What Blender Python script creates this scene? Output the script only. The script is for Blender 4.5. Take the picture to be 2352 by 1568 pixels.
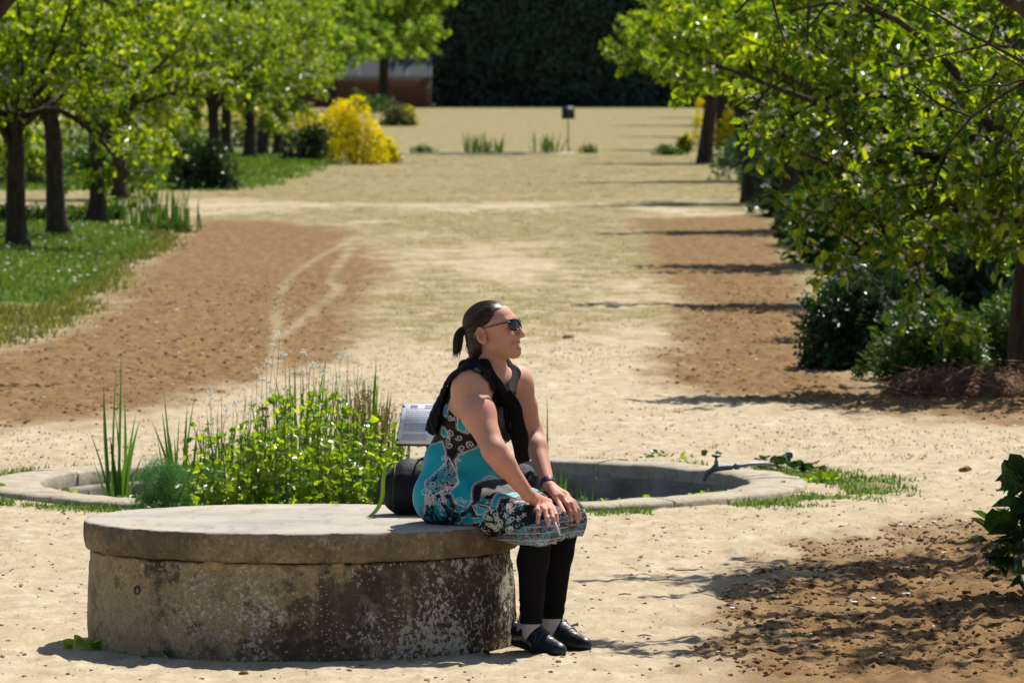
# A woman rests on an old stone well cover in a kitchen garden.
import bpy, math, random
import numpy as np
from mathutils import Matrix, Vector

for o in list(bpy.data.objects):
    bpy.data.objects.remove(o)
scene = bpy.context.scene
COL = scene.collection

# ---------------------------------------------------------------- camera
CAM_H = 2.06
FPX = 15000.0                      # focal length in pixels of a 2352 px wide picture
PITCH = math.atan(634.0 / FPX)
cam_data = bpy.data.cameras.new("camera")
cam = bpy.data.objects.new("camera", cam_data)
COL.objects.link(cam)
cam.location = (0, 0, CAM_H)
cam.rotation_euler = (math.pi / 2 - PITCH, 0, 0)
cam_data.sensor_width = 36.0
cam_data.lens = FPX / 2352.0 * 36.0
cam_data.clip_start = 0.5
cam_data.clip_end = 3000
cam_data.dof.use_dof = True
cam_data.dof.focus_distance = 23.0
cam_data.dof.aperture_fstop = 13.0
scene.camera = cam

# ---------------------------------------------------------------- sky and sun
SUN_TRAVEL = Vector((-0.35, -0.61, -1.0)).normalized()
to_sun = -SUN_TRAVEL
SUN_EL = math.asin(to_sun.z)
SUN_AZ = math.atan2(to_sun.x, to_sun.y)
world = bpy.data.worlds.new("World")
scene.world = world
world.use_nodes = True
wn = world.node_tree
wn.nodes.clear()
w_out = wn.nodes.new("ShaderNodeOutputWorld")
w_bg = wn.nodes.new("ShaderNodeBackground")
w_sky = wn.nodes.new("ShaderNodeTexSky")
w_sky.sky_type = 'NISHITA'
w_sky.sun_disc = False
w_sky.sun_elevation = SUN_EL
w_sky.sun_rotation = SUN_AZ
w_sky.altitude = 100
w_sky.air_density = 1.0
w_sky.dust_density = 1.0
w_bg.inputs["Strength"].default_value = 0.075
wn.links.new(w_sky.outputs[0], w_bg.inputs["Color"])
wn.links.new(w_bg.outputs[0], w_out.inputs["Surface"])

sun_data = bpy.data.lights.new("sun", 'SUN')
sun_data.energy = 5.0
sun_data.angle = math.radians(0.53)
sun_data.color = (1.0, 0.945, 0.86)
sun = bpy.data.objects.new("sun", sun_data)
COL.objects.link(sun)
sun.rotation_euler = SUN_TRAVEL.to_track_quat('-Z', 'Y').to_euler()

vs = scene.view_settings
vs.view_transform = 'Standard'
vs.look = 'None'
vs.exposure = 0.45
vs.gamma = 1.0
vs.use_curve_mapping = False
scene.render.engine = 'CYCLES'
scene.cycles.use_denoising = True
scene.cycles.max_bounces = 8
scene.cycles.transparent_max_bounces = 8
scene.cycles.sample_clamp_indirect = 8.0

# ================================================================ helpers
rng = np.random.default_rng(7)
CPI, SPI = math.cos(PITCH), math.sin(PITCH)


def ray(x, y):
    dx = (x - 1176.0) / FPX
    v = -(y - 784.0) / FPX
    return np.array([dx, CPI + SPI * v, -SPI + CPI * v])


def P(x, y, D):
    """the world point seen at (x, y) at distance D along the garden axis"""
    r = ray(x, y)
    return np.array([0, 0, CAM_H]) + r * (D / r[1])


def G(x, y, z=0.0):
    """the point of the level z seen at (x, y)"""
    r = ray(x, y)
    return np.array([0, 0, CAM_H]) + r * ((z - CAM_H) / r[2])


def _hash(ix, iy, iz, seed):
    h = (ix.astype(np.int64) * 374761393 + iy.astype(np.int64) * 668265263 + iz.astype(np.int64) * 2147483647 + seed * 974711)
    h = (h ^ (h >> 13)) * 1274126177
    h = (h ^ (h >> 16)) & 0xFFFFFF
    return h.astype(np.float32) / np.float32(0xFFFFFF)


def vnoise(x, y, z=None, seed=0):
    x = np.asarray(x, np.float64); y = np.asarray(y, np.float64)
    fx = np.floor(x); fy = np.floor(y)
    tx = (x - fx).astype(np.float32); ty = (y - fy).astype(np.float32)
    tx = tx * tx * (3 - 2 * tx); ty = ty * ty * (3 - 2 * ty)
    if z is None:
        z0 = np.zeros_like(fx)
        a = _hash(fx, fy, z0, seed); b = _hash(fx + 1, fy, z0, seed)
        c = _hash(fx, fy + 1, z0, seed); d = _hash(fx + 1, fy + 1, z0, seed)
        return (a + (b - a) * tx) * (1 - ty) + (c + (d - c) * tx) * ty
    z = np.asarray(z, np.float64); fz = np.floor(z)
    tz = (z - fz).astype(np.float32); tz = tz * tz * (3 - 2 * tz)
    r = []
    for k in (0, 1):
        a = _hash(fx, fy, fz + k, seed); b = _hash(fx + 1, fy, fz + k, seed)
        c = _hash(fx, fy + 1, fz + k, seed); d = _hash(fx + 1, fy + 1, fz + k, seed)
        r.append((a + (b - a) * tx) * (1 - ty) + (c + (d - c) * tx) * ty)
    return r[0] * (1 - tz) + r[1] * tz


def fbm(x, y, z=None, octs=4, seed=0, gain=0.5):
    s = 0.0; a = 1.0; t = 0.0; f = 1.0
    for i in range(octs):
        s = s + a * vnoise(x * f + 17.3 * i, y * f - 9.1 * i, None if z is None else z * f + 3.7 * i, seed + i)
        t += a; a *= gain; f *= 2.03
    return s / t


def smooth01(x, a, b):
    t = np.clip((x - a) / (b - a), 0, 1)
    return t * t * (3 - 2 * t)


def mesh_np(name, verts, faces, mat=None, smooth=True, attrs=None, colors=None):
    """faces: an int array (n, 3|4), or a list of such arrays"""
    me = bpy.data.meshes.new(name)
    verts = np.asarray(verts, np.float32)
    fl = faces if isinstance(faces, list) else [faces]
    fl = [np.asarray(f, np.int32) for f in fl if len(f)]
    nl = sum(f.size for f in fl); nf = sum(len(f) for f in fl)
    me.vertices.add(len(verts)); me.vertices.foreach_set("co", verts.ravel())
    me.loops.add(nl); me.polygons.add(nf)
    me.loops.foreach_set("vertex_index", np.concatenate([f.ravel() for f in fl]))
    tot = np.concatenate([np.full(len(f), f.shape[1], np.int32) for f in fl])
    st = np.concatenate([[0], np.cumsum(tot)[:-1]]).astype(np.int32)
    me.polygons.foreach_set("loop_start", st)
    me.update(calc_edges=True)
    me.polygons.foreach_set("use_smooth", np.full(nf, bool(smooth)))
    if attrs:
        for k, v in attrs.items():
            a = me.attributes.new(k, 'FLOAT', 'POINT'); a.data.foreach_set("value", np.asarray(v, np.float32).ravel())
    if colors:
        for k, v in colors.items():
            a = me.attributes.new(k, 'FLOAT_COLOR', 'POINT')
            c = np.ones((len(verts), 4), np.float32); c[:, :3] = v
            a.data.foreach_set("color", c.ravel())
    if mat is not None:
        me.materials.append(mat)
    me.validate()
    return me


def link(name, me, parent=None, loc=None, label=None, cat=None, group=None, kind=None):
    o = bpy.data.objects.new(name, me)
    COL.objects.link(o)
    if parent is not None:
        o.parent = parent
    if loc is not None:
        o.location = loc
    tag(o, label, cat, group, kind)
    return o


def tag(o, label=None, cat=None, group=None, kind=None):
    if label: o["label"] = label
    if cat: o["category"] = cat
    if group: o["group"] = group
    if kind: o["kind"] = kind
    return o


def empty(name, loc, label, cat, group=None, rotz=0.0):
    o = bpy.data.objects.new(name, None)
    COL.objects.link(o)
    o.location = loc
    o.rotation_euler = (0, 0, rotz)
    o.empty_display_size = 0.1
    tag(o, label, cat, group)
    return o


def copy_tree(src, loc=None, rotz=None, scale=None, label=None, group=None):
    r = src.copy(); COL.objects.link(r)
    if loc is not None: r.location = loc
    if rotz is not None: r.rotation_euler = (0, 0, rotz)
    if scale is not None: r.scale = scale if hasattr(scale, '__len__') else (scale, scale, scale)
    if label: r["label"] = label
    if group: r["group"] = group
    for ch in list(src.children):
        c = ch.copy(); COL.objects.link(c); c.parent = r
        for g in list(ch.children):
            d = g.copy(); COL.objects.link(d); d.parent = c
    return r


class MB:
    """collects pieces into one mesh"""
    def __init__(self):
        self.v = []; self.f3 = []; self.f4 = []; self.n = 0; self.a = {}

    def add(self, v, f, **attrs):
        v = np.asarray(v, np.float32).reshape(-1, 3); f = np.asarray(f, np.int64)
        (self.f3 if f.shape[1] == 3 else self.f4).append(f + self.n)
        self.v.append(v)
        for k, val in attrs.items():
            self.a.setdefault(k, []).append(np.broadcast_to(np.asarray(val, np.float32), (len(v),)))
        self.n += len(v)
        return self

    def tube(self, pts, rad, sides=8, caps=True, flat=None, **attrs):
        """pts (n,3), rad scalar or (n,); flat: ratio of the second axis"""
        pts = np.asarray(pts, float); n = len(pts)
        rad = np.broadcast_to(np.asarray(rad, float), (n,))
        t = np.gradient(pts, axis=0); t /= np.linalg.norm(t, axis=1)[:, None] + 1e-9
        ref = np.array([0, 0, 1.0]) if abs(t[0][2]) < 0.9 else np.array([1.0, 0, 0])
        vs_ = []
        u = np.cross(ref, t[0]); u /= np.linalg.norm(u)
        for i in range(n):
            u = u - t[i] * u.dot(t[i]); u /= np.linalg.norm(u) + 1e-9
            w = np.cross(t[i], u)
            a = np.arange(sides) * 2 * math.pi / sides
            fl = 1.0 if flat is None else flat
            vs_.append(pts[i] + rad[i] * (np.cos(a)[:, None] * u + fl * np.sin(a)[:, None] * w))
        v = np.concatenate(vs_)
        i, j = np.meshgrid(np.arange(n - 1), np.arange(sides), indexing='ij')
        i = i.ravel(); j = j.ravel(); j2 = (j + 1) % sides
        f = np.stack([i * sides + j, i * sides + j2, (i + 1) * sides + j2, (i + 1) * sides + j], 1)
        if caps:
            v = np.concatenate([v, [pts[0]], [pts[-1]]])
            js = np.arange(sides); k = (js + 1) % sides
            c0 = np.stack([np.full(sides, n * sides), k, js], 1)
            c1 = np.stack([np.full(sides, n * sides + 1), (n - 1) * sides + js, (n - 1) * sides + k], 1)
            base = self.n
            self.add(v, f, **attrs)
            self.f3.append(c0 + base); self.f3.append(c1 + base)
        else:
            self.add(v, f, **attrs)
        return self

    def box(self, c, s, rot=None, **attrs):
        q = np.array([[x, y, z] for x in (-.5, .5) for y in (-.5, .5) for z in (-.5, .5)]) * np.asarray(s)
        if rot is not None: q = q @ np.asarray(rot).T
        f = [[0, 1, 3, 2], [4, 6, 7, 5], [0, 4, 5, 1], [2, 3, 7, 6], [0, 2, 6, 4], [1, 5, 7, 3]]
        return self.add(q + np.asarray(c), f, **attrs)

    def lathe(self, prof, center=(0, 0, 0), seg=64, closed=False, **attrs):
        prof = np.asarray(prof, float); n = len(prof)
        a = np.arange(seg) * 2 * math.pi / seg
        v = np.stack([np.outer(prof[:, 0], np.cos(a)), np.outer(prof[:, 0], np.sin(a)), np.repeat(prof[:, 1][:, None], seg, 1)], -1).reshape(-1, 3) + np.asarray(center)
        ii = np.arange(n if closed else n - 1)
        i, j = np.meshgrid(ii, np.arange(seg), indexing='ij'); i = i.ravel(); j = j.ravel()
        i2 = (i + 1) % n; j2 = (j + 1) % seg
        return self.add(v, np.stack([i * seg + j, i * seg + j2, i2 * seg + j2, i2 * seg + j], 1), **attrs)

    def verts(self):
        return np.concatenate(self.v)

    def mesh(self, name, mat=None, smooth=True, colors=None):
        fl = []
        if self.f3: fl.append(np.concatenate(self.f3))
        if self.f4: fl.append(np.concatenate(self.f4))
        attrs = {k: np.concatenate(x) for k, x in self.a.items()}
        return mesh_np(name, self.verts(), fl, mat, smooth, attrs, colors)

    def build(self, name, mat=None, parent=None, smooth=True, **kw):
        return link(name, self.mesh(name, mat, smooth), parent, **kw)


# ---------------------------------------------------------------- materials
def new_mat(name):
    m = bpy.data.materials.new(name); m.use_nodes = True
    nt = m.node_tree; nt.nodes.clear()
    out = nt.nodes.new("ShaderNodeOutputMaterial")
    return m, nt, out


class N:
    """tiny node-tree writer"""
    def __init__(self, nt): self.nt = nt

    def node(self, t, **kw):
        n = self.nt.nodes.new(t)
        for k, v in kw.items(): setattr(n, k, v)
        return n

    def inp(self, n, key, val):
        if hasattr(val, 'is_output') or isinstance(val, bpy.types.NodeSocket):
            self.nt.links.new(val, n.inputs[key])
        else:
            n.inputs[key].default_value = val

    def coord(self): return self.node("ShaderNodeTexCoord").outputs["Object"]

    def mapping(self, vec, scale=(1, 1, 1), loc=(0, 0, 0)):
        m = self.node("ShaderNodeMapping"); self.inp(m, "Vector", vec)
        m.inputs["Scale"].default_value = scale; m.inputs["Location"].default_value = loc
        return m.outputs[0]

    def noise(self, vec, scale, detail=4, rough=0.55, dist=0.0):
        n = self.node("ShaderNodeTexNoise"); self.inp(n, "Vector", vec)
        n.inputs["Scale"].default_value = scale; n.inputs["Detail"].default_value = detail
        n.inputs["Roughness"].default_value = rough; n.inputs["Distortion"].default_value = dist
        return n.outputs["Fac"]

    def voronoi(self, vec, scale, feature='F1', out="Distance", rand=1.0):
        n = self.node("ShaderNodeTexVoronoi", feature=feature); self.inp(n, "Vector", vec)
        n.inputs["Scale"].default_value = scale; n.inputs["Randomness"].default_value = rand
        return n.outputs[out]

    def attr(self, name, out="Fac"):
        n = self.node("ShaderNodeAttribute"); n.attribute_name = name
        return n.outputs[out]

    def ramp(self, fac, stops, interp='LINEAR'):
        n = self.node("ShaderNodeValToRGB"); self.inp(n, "Fac", fac)
        r = n.color_ramp; r.interpolation = interp
        while len(r.elements) < len(stops): r.elements.new(0.5)
        for e, (p, c) in zip(r.elements, stops):
            e.position = p
            e.color = (c, c, c, 1) if not hasattr(c, '__len__') else (*c[:3], 1)
        return n.outputs["Color"]

    def mix(self, fac, a, b, mode='MIX'):
        n = self.node("ShaderNodeMix", data_type='RGBA', blend_type=mode)
        for s, v in (("Factor_Float", fac), ("A_Color", a), ("B_Color", b)):
            k = [i for i in n.inputs if i.identifier == s][0]
            if isinstance(v, bpy.types.NodeSocket): self.nt.links.new(v, k)
            else: k.default_value = v if not hasattr(v, '__len__') else (*v[:3], 1)
        return [o for o in n.outputs if o.identifier == "Result_Color"][0]

    def math(self, op, a, b=0.0, clamp=False):
        n = self.node("ShaderNodeMath", operation=op, use_clamp=clamp)
        self.inp(n, 0, a); self.inp(n, 1, b)
        return n.outputs[0]

    def bump(self, h, strength=0.3, dist=0.02, normal=None):
        n = self.node("ShaderNodeBump"); n.inputs["Strength"].default_value = strength
        n.inputs["Distance"].default_value = dist; self.inp(n, "Height", h)
        if normal is not None: self.inp(n, "Normal", normal)
        return n.outputs[0]

    def bsdf(self, out, color, rough=0.6, spec=0.4, normal=None, **kw):
        b = self.node("ShaderNodeBsdfPrincipled")
        self.inp(b, "Base Color", color if isinstance(color, bpy.types.NodeSocket) else (*color[:3], 1))
        self.inp(b, "Roughness", rough); self.inp(b, "Specular IOR Level", spec)
        if normal is not None: self.inp(b, "Normal", normal)
        for k, v in kw.items(): self.inp(b, k, v)
        if out is not None: self.nt.links.new(b.outputs[0], out.inputs["Surface"])
        return b


def plain_mat(name, col, rough=0.6, spec=0.4, var=0.15, scale=30.0, bump=0.0, bscale=200.0, metallic=0.0, **kw):
    m, nt, out = new_mat(name); w = N(nt); c = w.coord()
    n = w.noise(c, scale, 4)
    lo = [x * (1 - var) for x in col]; hi = [min(1, x * (1 + var)) for x in col]
    nm = w.bump(w.noise(c, bscale, 3), bump, 0.004) if bump else None
    w.bsdf(out, w.ramp(n, [(0.3, lo), (0.7, hi)]), rough, spec, nm, Metallic=metallic, **kw)
    return m


def leaf_mat(name, c_lo, c_hi, trans=0.45, tcol=None, rough=0.38, spec=0.45):
    """backlit leaf: diffuse + translucent, the hue of each leaf from its own random value"""
    m, nt, out = new_mat(name); w = N(nt)
    oi = w.node("ShaderNodeObjectInfo").outputs["Random"]
    r = w.math('FRACT', w.math('ADD', w.attr("rnd"), oi))
    col = w.ramp(r, [(0.0, c_lo), (0.65, [(a + b) / 2 for a, b in zip(c_lo, c_hi)]), (1.0, c_hi)])
    b = w.bsdf(None, col, rough, spec)
    t = w.node("ShaderNodeBsdfTranslucent")
    tc = w.mix(1.0, col, tcol or (1.9, 1.75, 0.55), 'MULTIPLY')
    w.inp(t, "Color", tc)
    mx = w.node("ShaderNodeMixShader"); mx.inputs[0].default_value = trans
    nt.links.new(b.outputs[0], mx.inputs[1]); nt.links.new(t.outputs[0], mx.inputs[2])
    nt.links.new(mx.outputs[0], out.inputs["Surface"])
    return m


# ---------------------------------------------------------------- leaves
LEAF_V = np.array([[0, 0, 0], [.34, -.5, .10], [.72, -.36, .05], [1, 0, -.10], [.72, .36, .05], [.34, .5, .10]], float)
LEAF_F = np.array([[0, 1, 2, 3], [0, 3, 4, 5]])
LANCE_V = np.array([[0, 0, 0], [.3, -.5, .12], [.7, -.38, .02], [1, 0, -.18], [.7, .38, .02], [.3, .5, .12]], float)


def frames(d, up):
    d = d / (np.linalg.norm(d, axis=1)[:, None] + 1e-9)
    s = np.cross(up, d); s /= np.linalg.norm(s, axis=1)[:, None] + 1e-9
    n = np.cross(d, s)
    return np.stack([d, s, n], 2)           # columns


def scatter_leaves(mb, pos, d, up, length, width, shape=LEAF_V, rnd=None, r=rng, faces=LEAF_F):
    n = len(pos)
    M = frames(d, up)
    L = np.broadcast_to(np.asarray(length, float), (n,)); W = np.broadcast_to(np.asarray(width, float), (n,))
    loc = shape[None] * np.stack([L, W, L], 1)[:, None, :]
    v = np.einsum('nij,nkj->nki', M, loc) + pos[:, None, :]
    k = len(shape)
    f = (faces[None] + (np.arange(n) * k)[:, None, None]).reshape(-1, faces.shape[1])
    if rnd is None: rnd = r.random(n)
    mb.add(v.reshape(-1, 3), f, rnd=np.repeat(rnd, k))
    return mb


# a deeply lobed leaf: a midrib with pairs of pointed lobes
_lv = [[0, 0, 0]]; _lf = []
for _i in range(4):
    _x = .12 + .20 * _i; _w = [.34, .5, .42, .26][_i]; _z = .12 - .05 * _i
    _b = len(_lv)
    _lv += [[_x, 0, .02 - .03 * _i], [_x + .16, -_w, _z], [_x + .20, 0, -.01 - .035 * _i], [_x + .16, _w, _z]]
    _lf += [[_b, _b + 1, _b + 2], [_b, _b + 2, _b + 3]]
_b = len(_lv); _lv += [[.74, -.10, 0], [1.0, 0, -.14], [.74, .10, 0]]; _lf += [[_b, _b + 1, _b + 2], [0, 1, 1 + 2]]
LOBE_V = np.array(_lv, float); LOBE_F = np.array(_lf[:-1])


def rdir(n, r=rng, zb=0.0):
    v = r.normal(size=(n, 3)); v[:, 2] += zb
    return v / np.linalg.norm(v, axis=1)[:, None]


# ---------------------------------------------------------------- signed-distance modelling
class SDF:
    def __init__(self, lo, hi, h):
        self.lo = np.asarray(lo, float); self.h = h
        self.n = np.ceil((np.asarray(hi, float) - self.lo) / h).astype(int) + 1
        self.d = np.full(self.n, 0.5, np.float32)
        self.ax = [(self.lo[i] + h * np.arange(self.n[i])).astype(np.float32) for i in range(3)]

    def block(self, lo, hi):
        a = np.clip(np.floor((np.asarray(lo) - self.lo) / self.h).astype(int), 0, self.n - 1)
        b = np.clip(np.ceil((np.asarray(hi) - self.lo) / self.h).astype(int) + 1, 1, self.n)
        b = np.maximum(b, a + 1)
        sl = tuple(slice(a[i], b[i]) for i in range(3))
        X, Y, Z = np.meshgrid(*(self.ax[i][sl[i]] for i in range(3)), indexing='ij', sparse=True)
        return sl, X, Y, Z

    def merge(self, sl, f, k):
        a = self.d[sl]
        if k > 0:
            hh = np.maximum(k - np.abs(a - f), 0) / k
            self.d[sl] = np.minimum(a, f) - hh * hh * k * 0.25
        else:
            self.d[sl] = np.minimum(a, f)

    def cut(self, sl, f, k):
        a = self.d[sl]; b = -f
        if k > 0:
            hh = np.maximum(k - np.abs(a - b), 0) / k
            self.d[sl] = np.maximum(a, b) + hh * hh * k * 0.25
        else:
            self.d[sl] = np.maximum(a, b)

    def cone(self, a, b, r0, r1, k=0.02, sub=False, flat=None):
        """tapered capsule; flat = (unit axis, factor): squeezed along the axis"""
        a = np.asarray(a, float); b = np.asarray(b, float)
        R = max(r0, r1) + k + 0.03
        sl, X, Y, Z = self.block(np.minimum(a, b) - R, np.maximum(a, b) + R)
        ab = b - a; L2 = max(ab.dot(ab), 1e-9)
        px, py, pz = X - a[0], Y - a[1], Z - a[2]
        t = np.clip((px * ab[0] + py * ab[1] + pz * ab[2]) / L2, 0, 1)
        qx, qy, qz = px - t * ab[0], py - t * ab[1], pz - t * ab[2]
        q2 = qx * qx + qy * qy + qz * qz
        if flat is not None:
            ax, fc = flat
            s = qx * ax[0] + qy * ax[1] + qz * ax[2]
            q2 = q2 + s * s * (1 / fc ** 2 - 1)
        f = (np.sqrt(np.maximum(q2, 1e-12)) - (r0 + (r1 - r0) * t))
        if flat is not None: f = f * min(1.0, flat[1] * 1.3)
        f = f.astype(np.float32)
        (self.cut if sub else self.merge)(sl, f, k)
        return self

    def ell(self, c, r, axes=None, k=0.02, sub=False):
        c = np.asarray(c, float); r = np.asarray(r, float)
        A = np.eye(3) if axes is None else np.asarray(axes, float)      # rows are the axes
        R = r.max() + k + 0.03
        sl, X, Y, Z = self.block(c - R, c + R)
        p = [X - c[0], Y - c[1], Z - c[2]]
        k0 = 0; k1 = 0
        for i in range(3):
            q = p[0] * A[i, 0] + p[1] * A[i, 1] + p[2] * A[i, 2]
            k0 = k0 + (q / r[i]) ** 2; k1 = k1 + (q / r[i] ** 2) ** 2
        k0 = np.sqrt(k0); k1 = np.sqrt(k1) + 1e-6
        f = (k0 * (k0 - 1) / k1).astype(np.float32)
        (self.cut if sub else self.merge)(sl, f, k)
        return self

    def full(self):
        return np.meshgrid(*self.ax, indexing='ij', sparse=True)

    def sample(self, p):
        g = (np.asarray(p, float) - self.lo) / self.h
        g = np.clip(g, 0, self.n - 1.001); i = np.floor(g).astype(int); t = g - i
        s = 0
        for dx in (0, 1):
            for dy in (0, 1):
                for dz in (0, 1):
                    w_ = (t[..., 0] if dx else 1 - t[..., 0]) * (t[..., 1] if dy else 1 - t[..., 1]) * (t[..., 2] if dz else 1 - t[..., 2])
                    s = s + w_ * self.d[i[..., 0] + dx, i[..., 1] + dy, i[..., 2] + dz]
        return s

    def nets(self, relax=0):
        d = self.d; s = d < 0
        c = [(i, j, k) for i in (0, 1) for j in (0, 1) for k in (0, 1)]
        nx, ny, nz = np.array(d.shape) - 1
        allm = np.ones((nx, ny, nz), bool); anym = np.zeros((nx, ny, nz), bool)
        for (i, j, k) in c:
            q = s[i:i + nx, j:j + ny, k:k + nz]; allm &= q; anym |= q
        act = np.argwhere(anym & ~allm)
        idx = np.full((nx, ny, nz), -1, np.int32); idx[act[:, 0], act[:, 1], act[:, 2]] = np.arange(len(act))
        val = np.stack([d[act[:, 0] + i, act[:, 1] + j, act[:, 2] + k] for (i, j, k) in c], 1)
        acc = np.zeros((len(act), 3)); cnt = np.zeros(len(act))
        ca = np.array(c)
        for a in range(8):
            for b in range(a + 1, 8):
                if np.abs(ca[a] - ca[b]).sum() != 1: continue
                va, vb = val[:, a], val[:, b]; m = (va < 0) != (vb < 0)
                t = np.where(m, va / np.where(m, va - vb, 1), 0)
                acc[m] += (ca[a] + t[:, None] * (ca[b] - ca[a]))[m]; cnt[m] += 1
        v = self.lo + self.h * (act + acc / cnt[:, None])
        F = []
        for axn in range(3):
            o1, o2 = [(1, 2), (2, 0), (0, 1)][axn]
            sl0 = [slice(None)] * 3; sl1 = [slice(None)] * 3
            sl0[axn] = slice(0, -1); sl1[axn] = slice(1, None)
            e = np.argwhere(s[tuple(sl0)] != s[tuple(sl1)])
            e = e[(e[:, o1] > 0) & (e[:, o2] > 0) & (e[:, o1] < d.shape[o1] - 1) & (e[:, o2] < d.shape[o2] - 1)]
            def cell(da, db):
                q = e.copy(); q[:, o1] += da; q[:, o2] += db
                return idx[q[:, 0], q[:, 1], q[:, 2]]
            q = np.stack([cell(-1, -1), cell(0, -1), cell(0, 0), cell(-1, 0)], 1)
            inside = s[e[:, 0], e[:, 1], e[:, 2]]
            q[~inside] = q[~inside][:, ::-1]
            F.append(q)
        F = np.concatenate(F); F = F[(F >= 0).all(1)]
        for _ in range(relax):
            sm = np.zeros_like(v); ct = np.zeros(len(v))
            for i in range(4):
                a, b = F[:, i], F[:, (i + 1) % 4]
                np.add.at(sm, a, v[b]); np.add.at(sm, b, v[a]); np.add.at(ct, a, 1); np.add.at(ct, b, 1)
            v = v * 0.5 + 0.5 * sm / np.maximum(ct, 1)[:, None]
        return v, F


def in_poly(px, py, poly):
    poly = np.asarray(poly, float); ins = np.zeros(np.shape(px), bool)
    n = len(poly)
    for i in range(n):
        x0, y0 = poly[i]; x1, y1 = poly[(i + 1) % n]
        if y0 == y1: continue
        c = ((y0 > py) != (y1 > py)) & (px < (x1 - x0) * (py - y0) / (y1 - y0) + x0)
        ins ^= c
    return ins


def poly_sd(px, py, poly):
    """signed distance to a polygon, in its own units"""
    poly = np.asarray(poly, float); d = np.full(np.shape(px), 1e9)
    n = len(poly)
    for i in range(n):
        d = np.minimum(d, seg_d(px, py, poly[i], poly[(i + 1) % n]))
    return np.where(in_poly(px, py, poly), -d, d)


def seg_d(px, py, a, b):
    ax, ay = a; bx, by = b
    vx, vy = bx - ax, by - ay; L = vx * vx + vy * vy + 1e-9
    t = np.clip(((px - ax) * vx + (py - ay) * vy) / L, 0, 1)
    return np.hypot(px - ax - t * vx, py - ay - t * vy)


def line_d(px, py, pts):
    d = np.full(np.shape(px), 1e9)
    for a, b in zip(pts[:-1], pts[1:]):
        d = np.minimum(d, seg_d(px, py, a, b))
    return d


def spline(pts, n):
    """Catmull-Rom through pts"""
    p = np.asarray(pts, float); q = np.concatenate([[2 * p[0] - p[1]], p, [2 * p[-1] - p[-2]]])
    t = np.linspace(0, len(p) - 1.0001, n); i = np.floor(t).astype(int); f = (t - i)[:, None]
    a, b, c, d = q[i], q[i + 1], q[i + 2], q[i + 3]
    return 0.5 * (2 * b + (c - a) * f + (2 * a - 5 * b + 4 * c - d) * f ** 2 + (3 * b - a - 3 * c + d) * f ** 3)

# ================================================================ the setting: ground
BENCH = np.array([-0.753, 23.29, 0.0]); BENCH_R = 0.777; BENCH_T = 0.445
BASIN = np.array([-0.573, 31.96, 0.0]); BASIN_R = 2.02; BASIN2 = np.array([-0.573, 152.0, 0.0])


def wpoly(pts):
    return np.array([G(x, y)[:2] for x, y in pts])


YS = 0.22                                  # the beds' edges are softer along the walk than across it


def bed_mask(X, Y, pts, soft=0.25, wob=0.35, seed=3):
    soft = soft * 2.2
    w = wpoly(pts); w[:, 1] *= YS
    b = (X > w[:, 0].min() - 1.5) & (X < w[:, 0].max() + 1.5) & (Y * YS > w[:, 1].min() - 1.5) & (Y * YS < w[:, 1].max() + 1.5)
    m = np.zeros_like(X, dtype=np.float32)
    x, y = X[b], Y[b]
    d = poly_sd(x, y * YS, w) + wob * (fbm(x * 1.3, y * 0.30, octs=3, seed=seed) - 0.5) * 1.3 + .5 * (fbm(x * 7, y * 2.2, octs=4, seed=seed + 50) - .5)
    m[b] = 1 - smooth01(d, -soft, soft)
    return m


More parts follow.
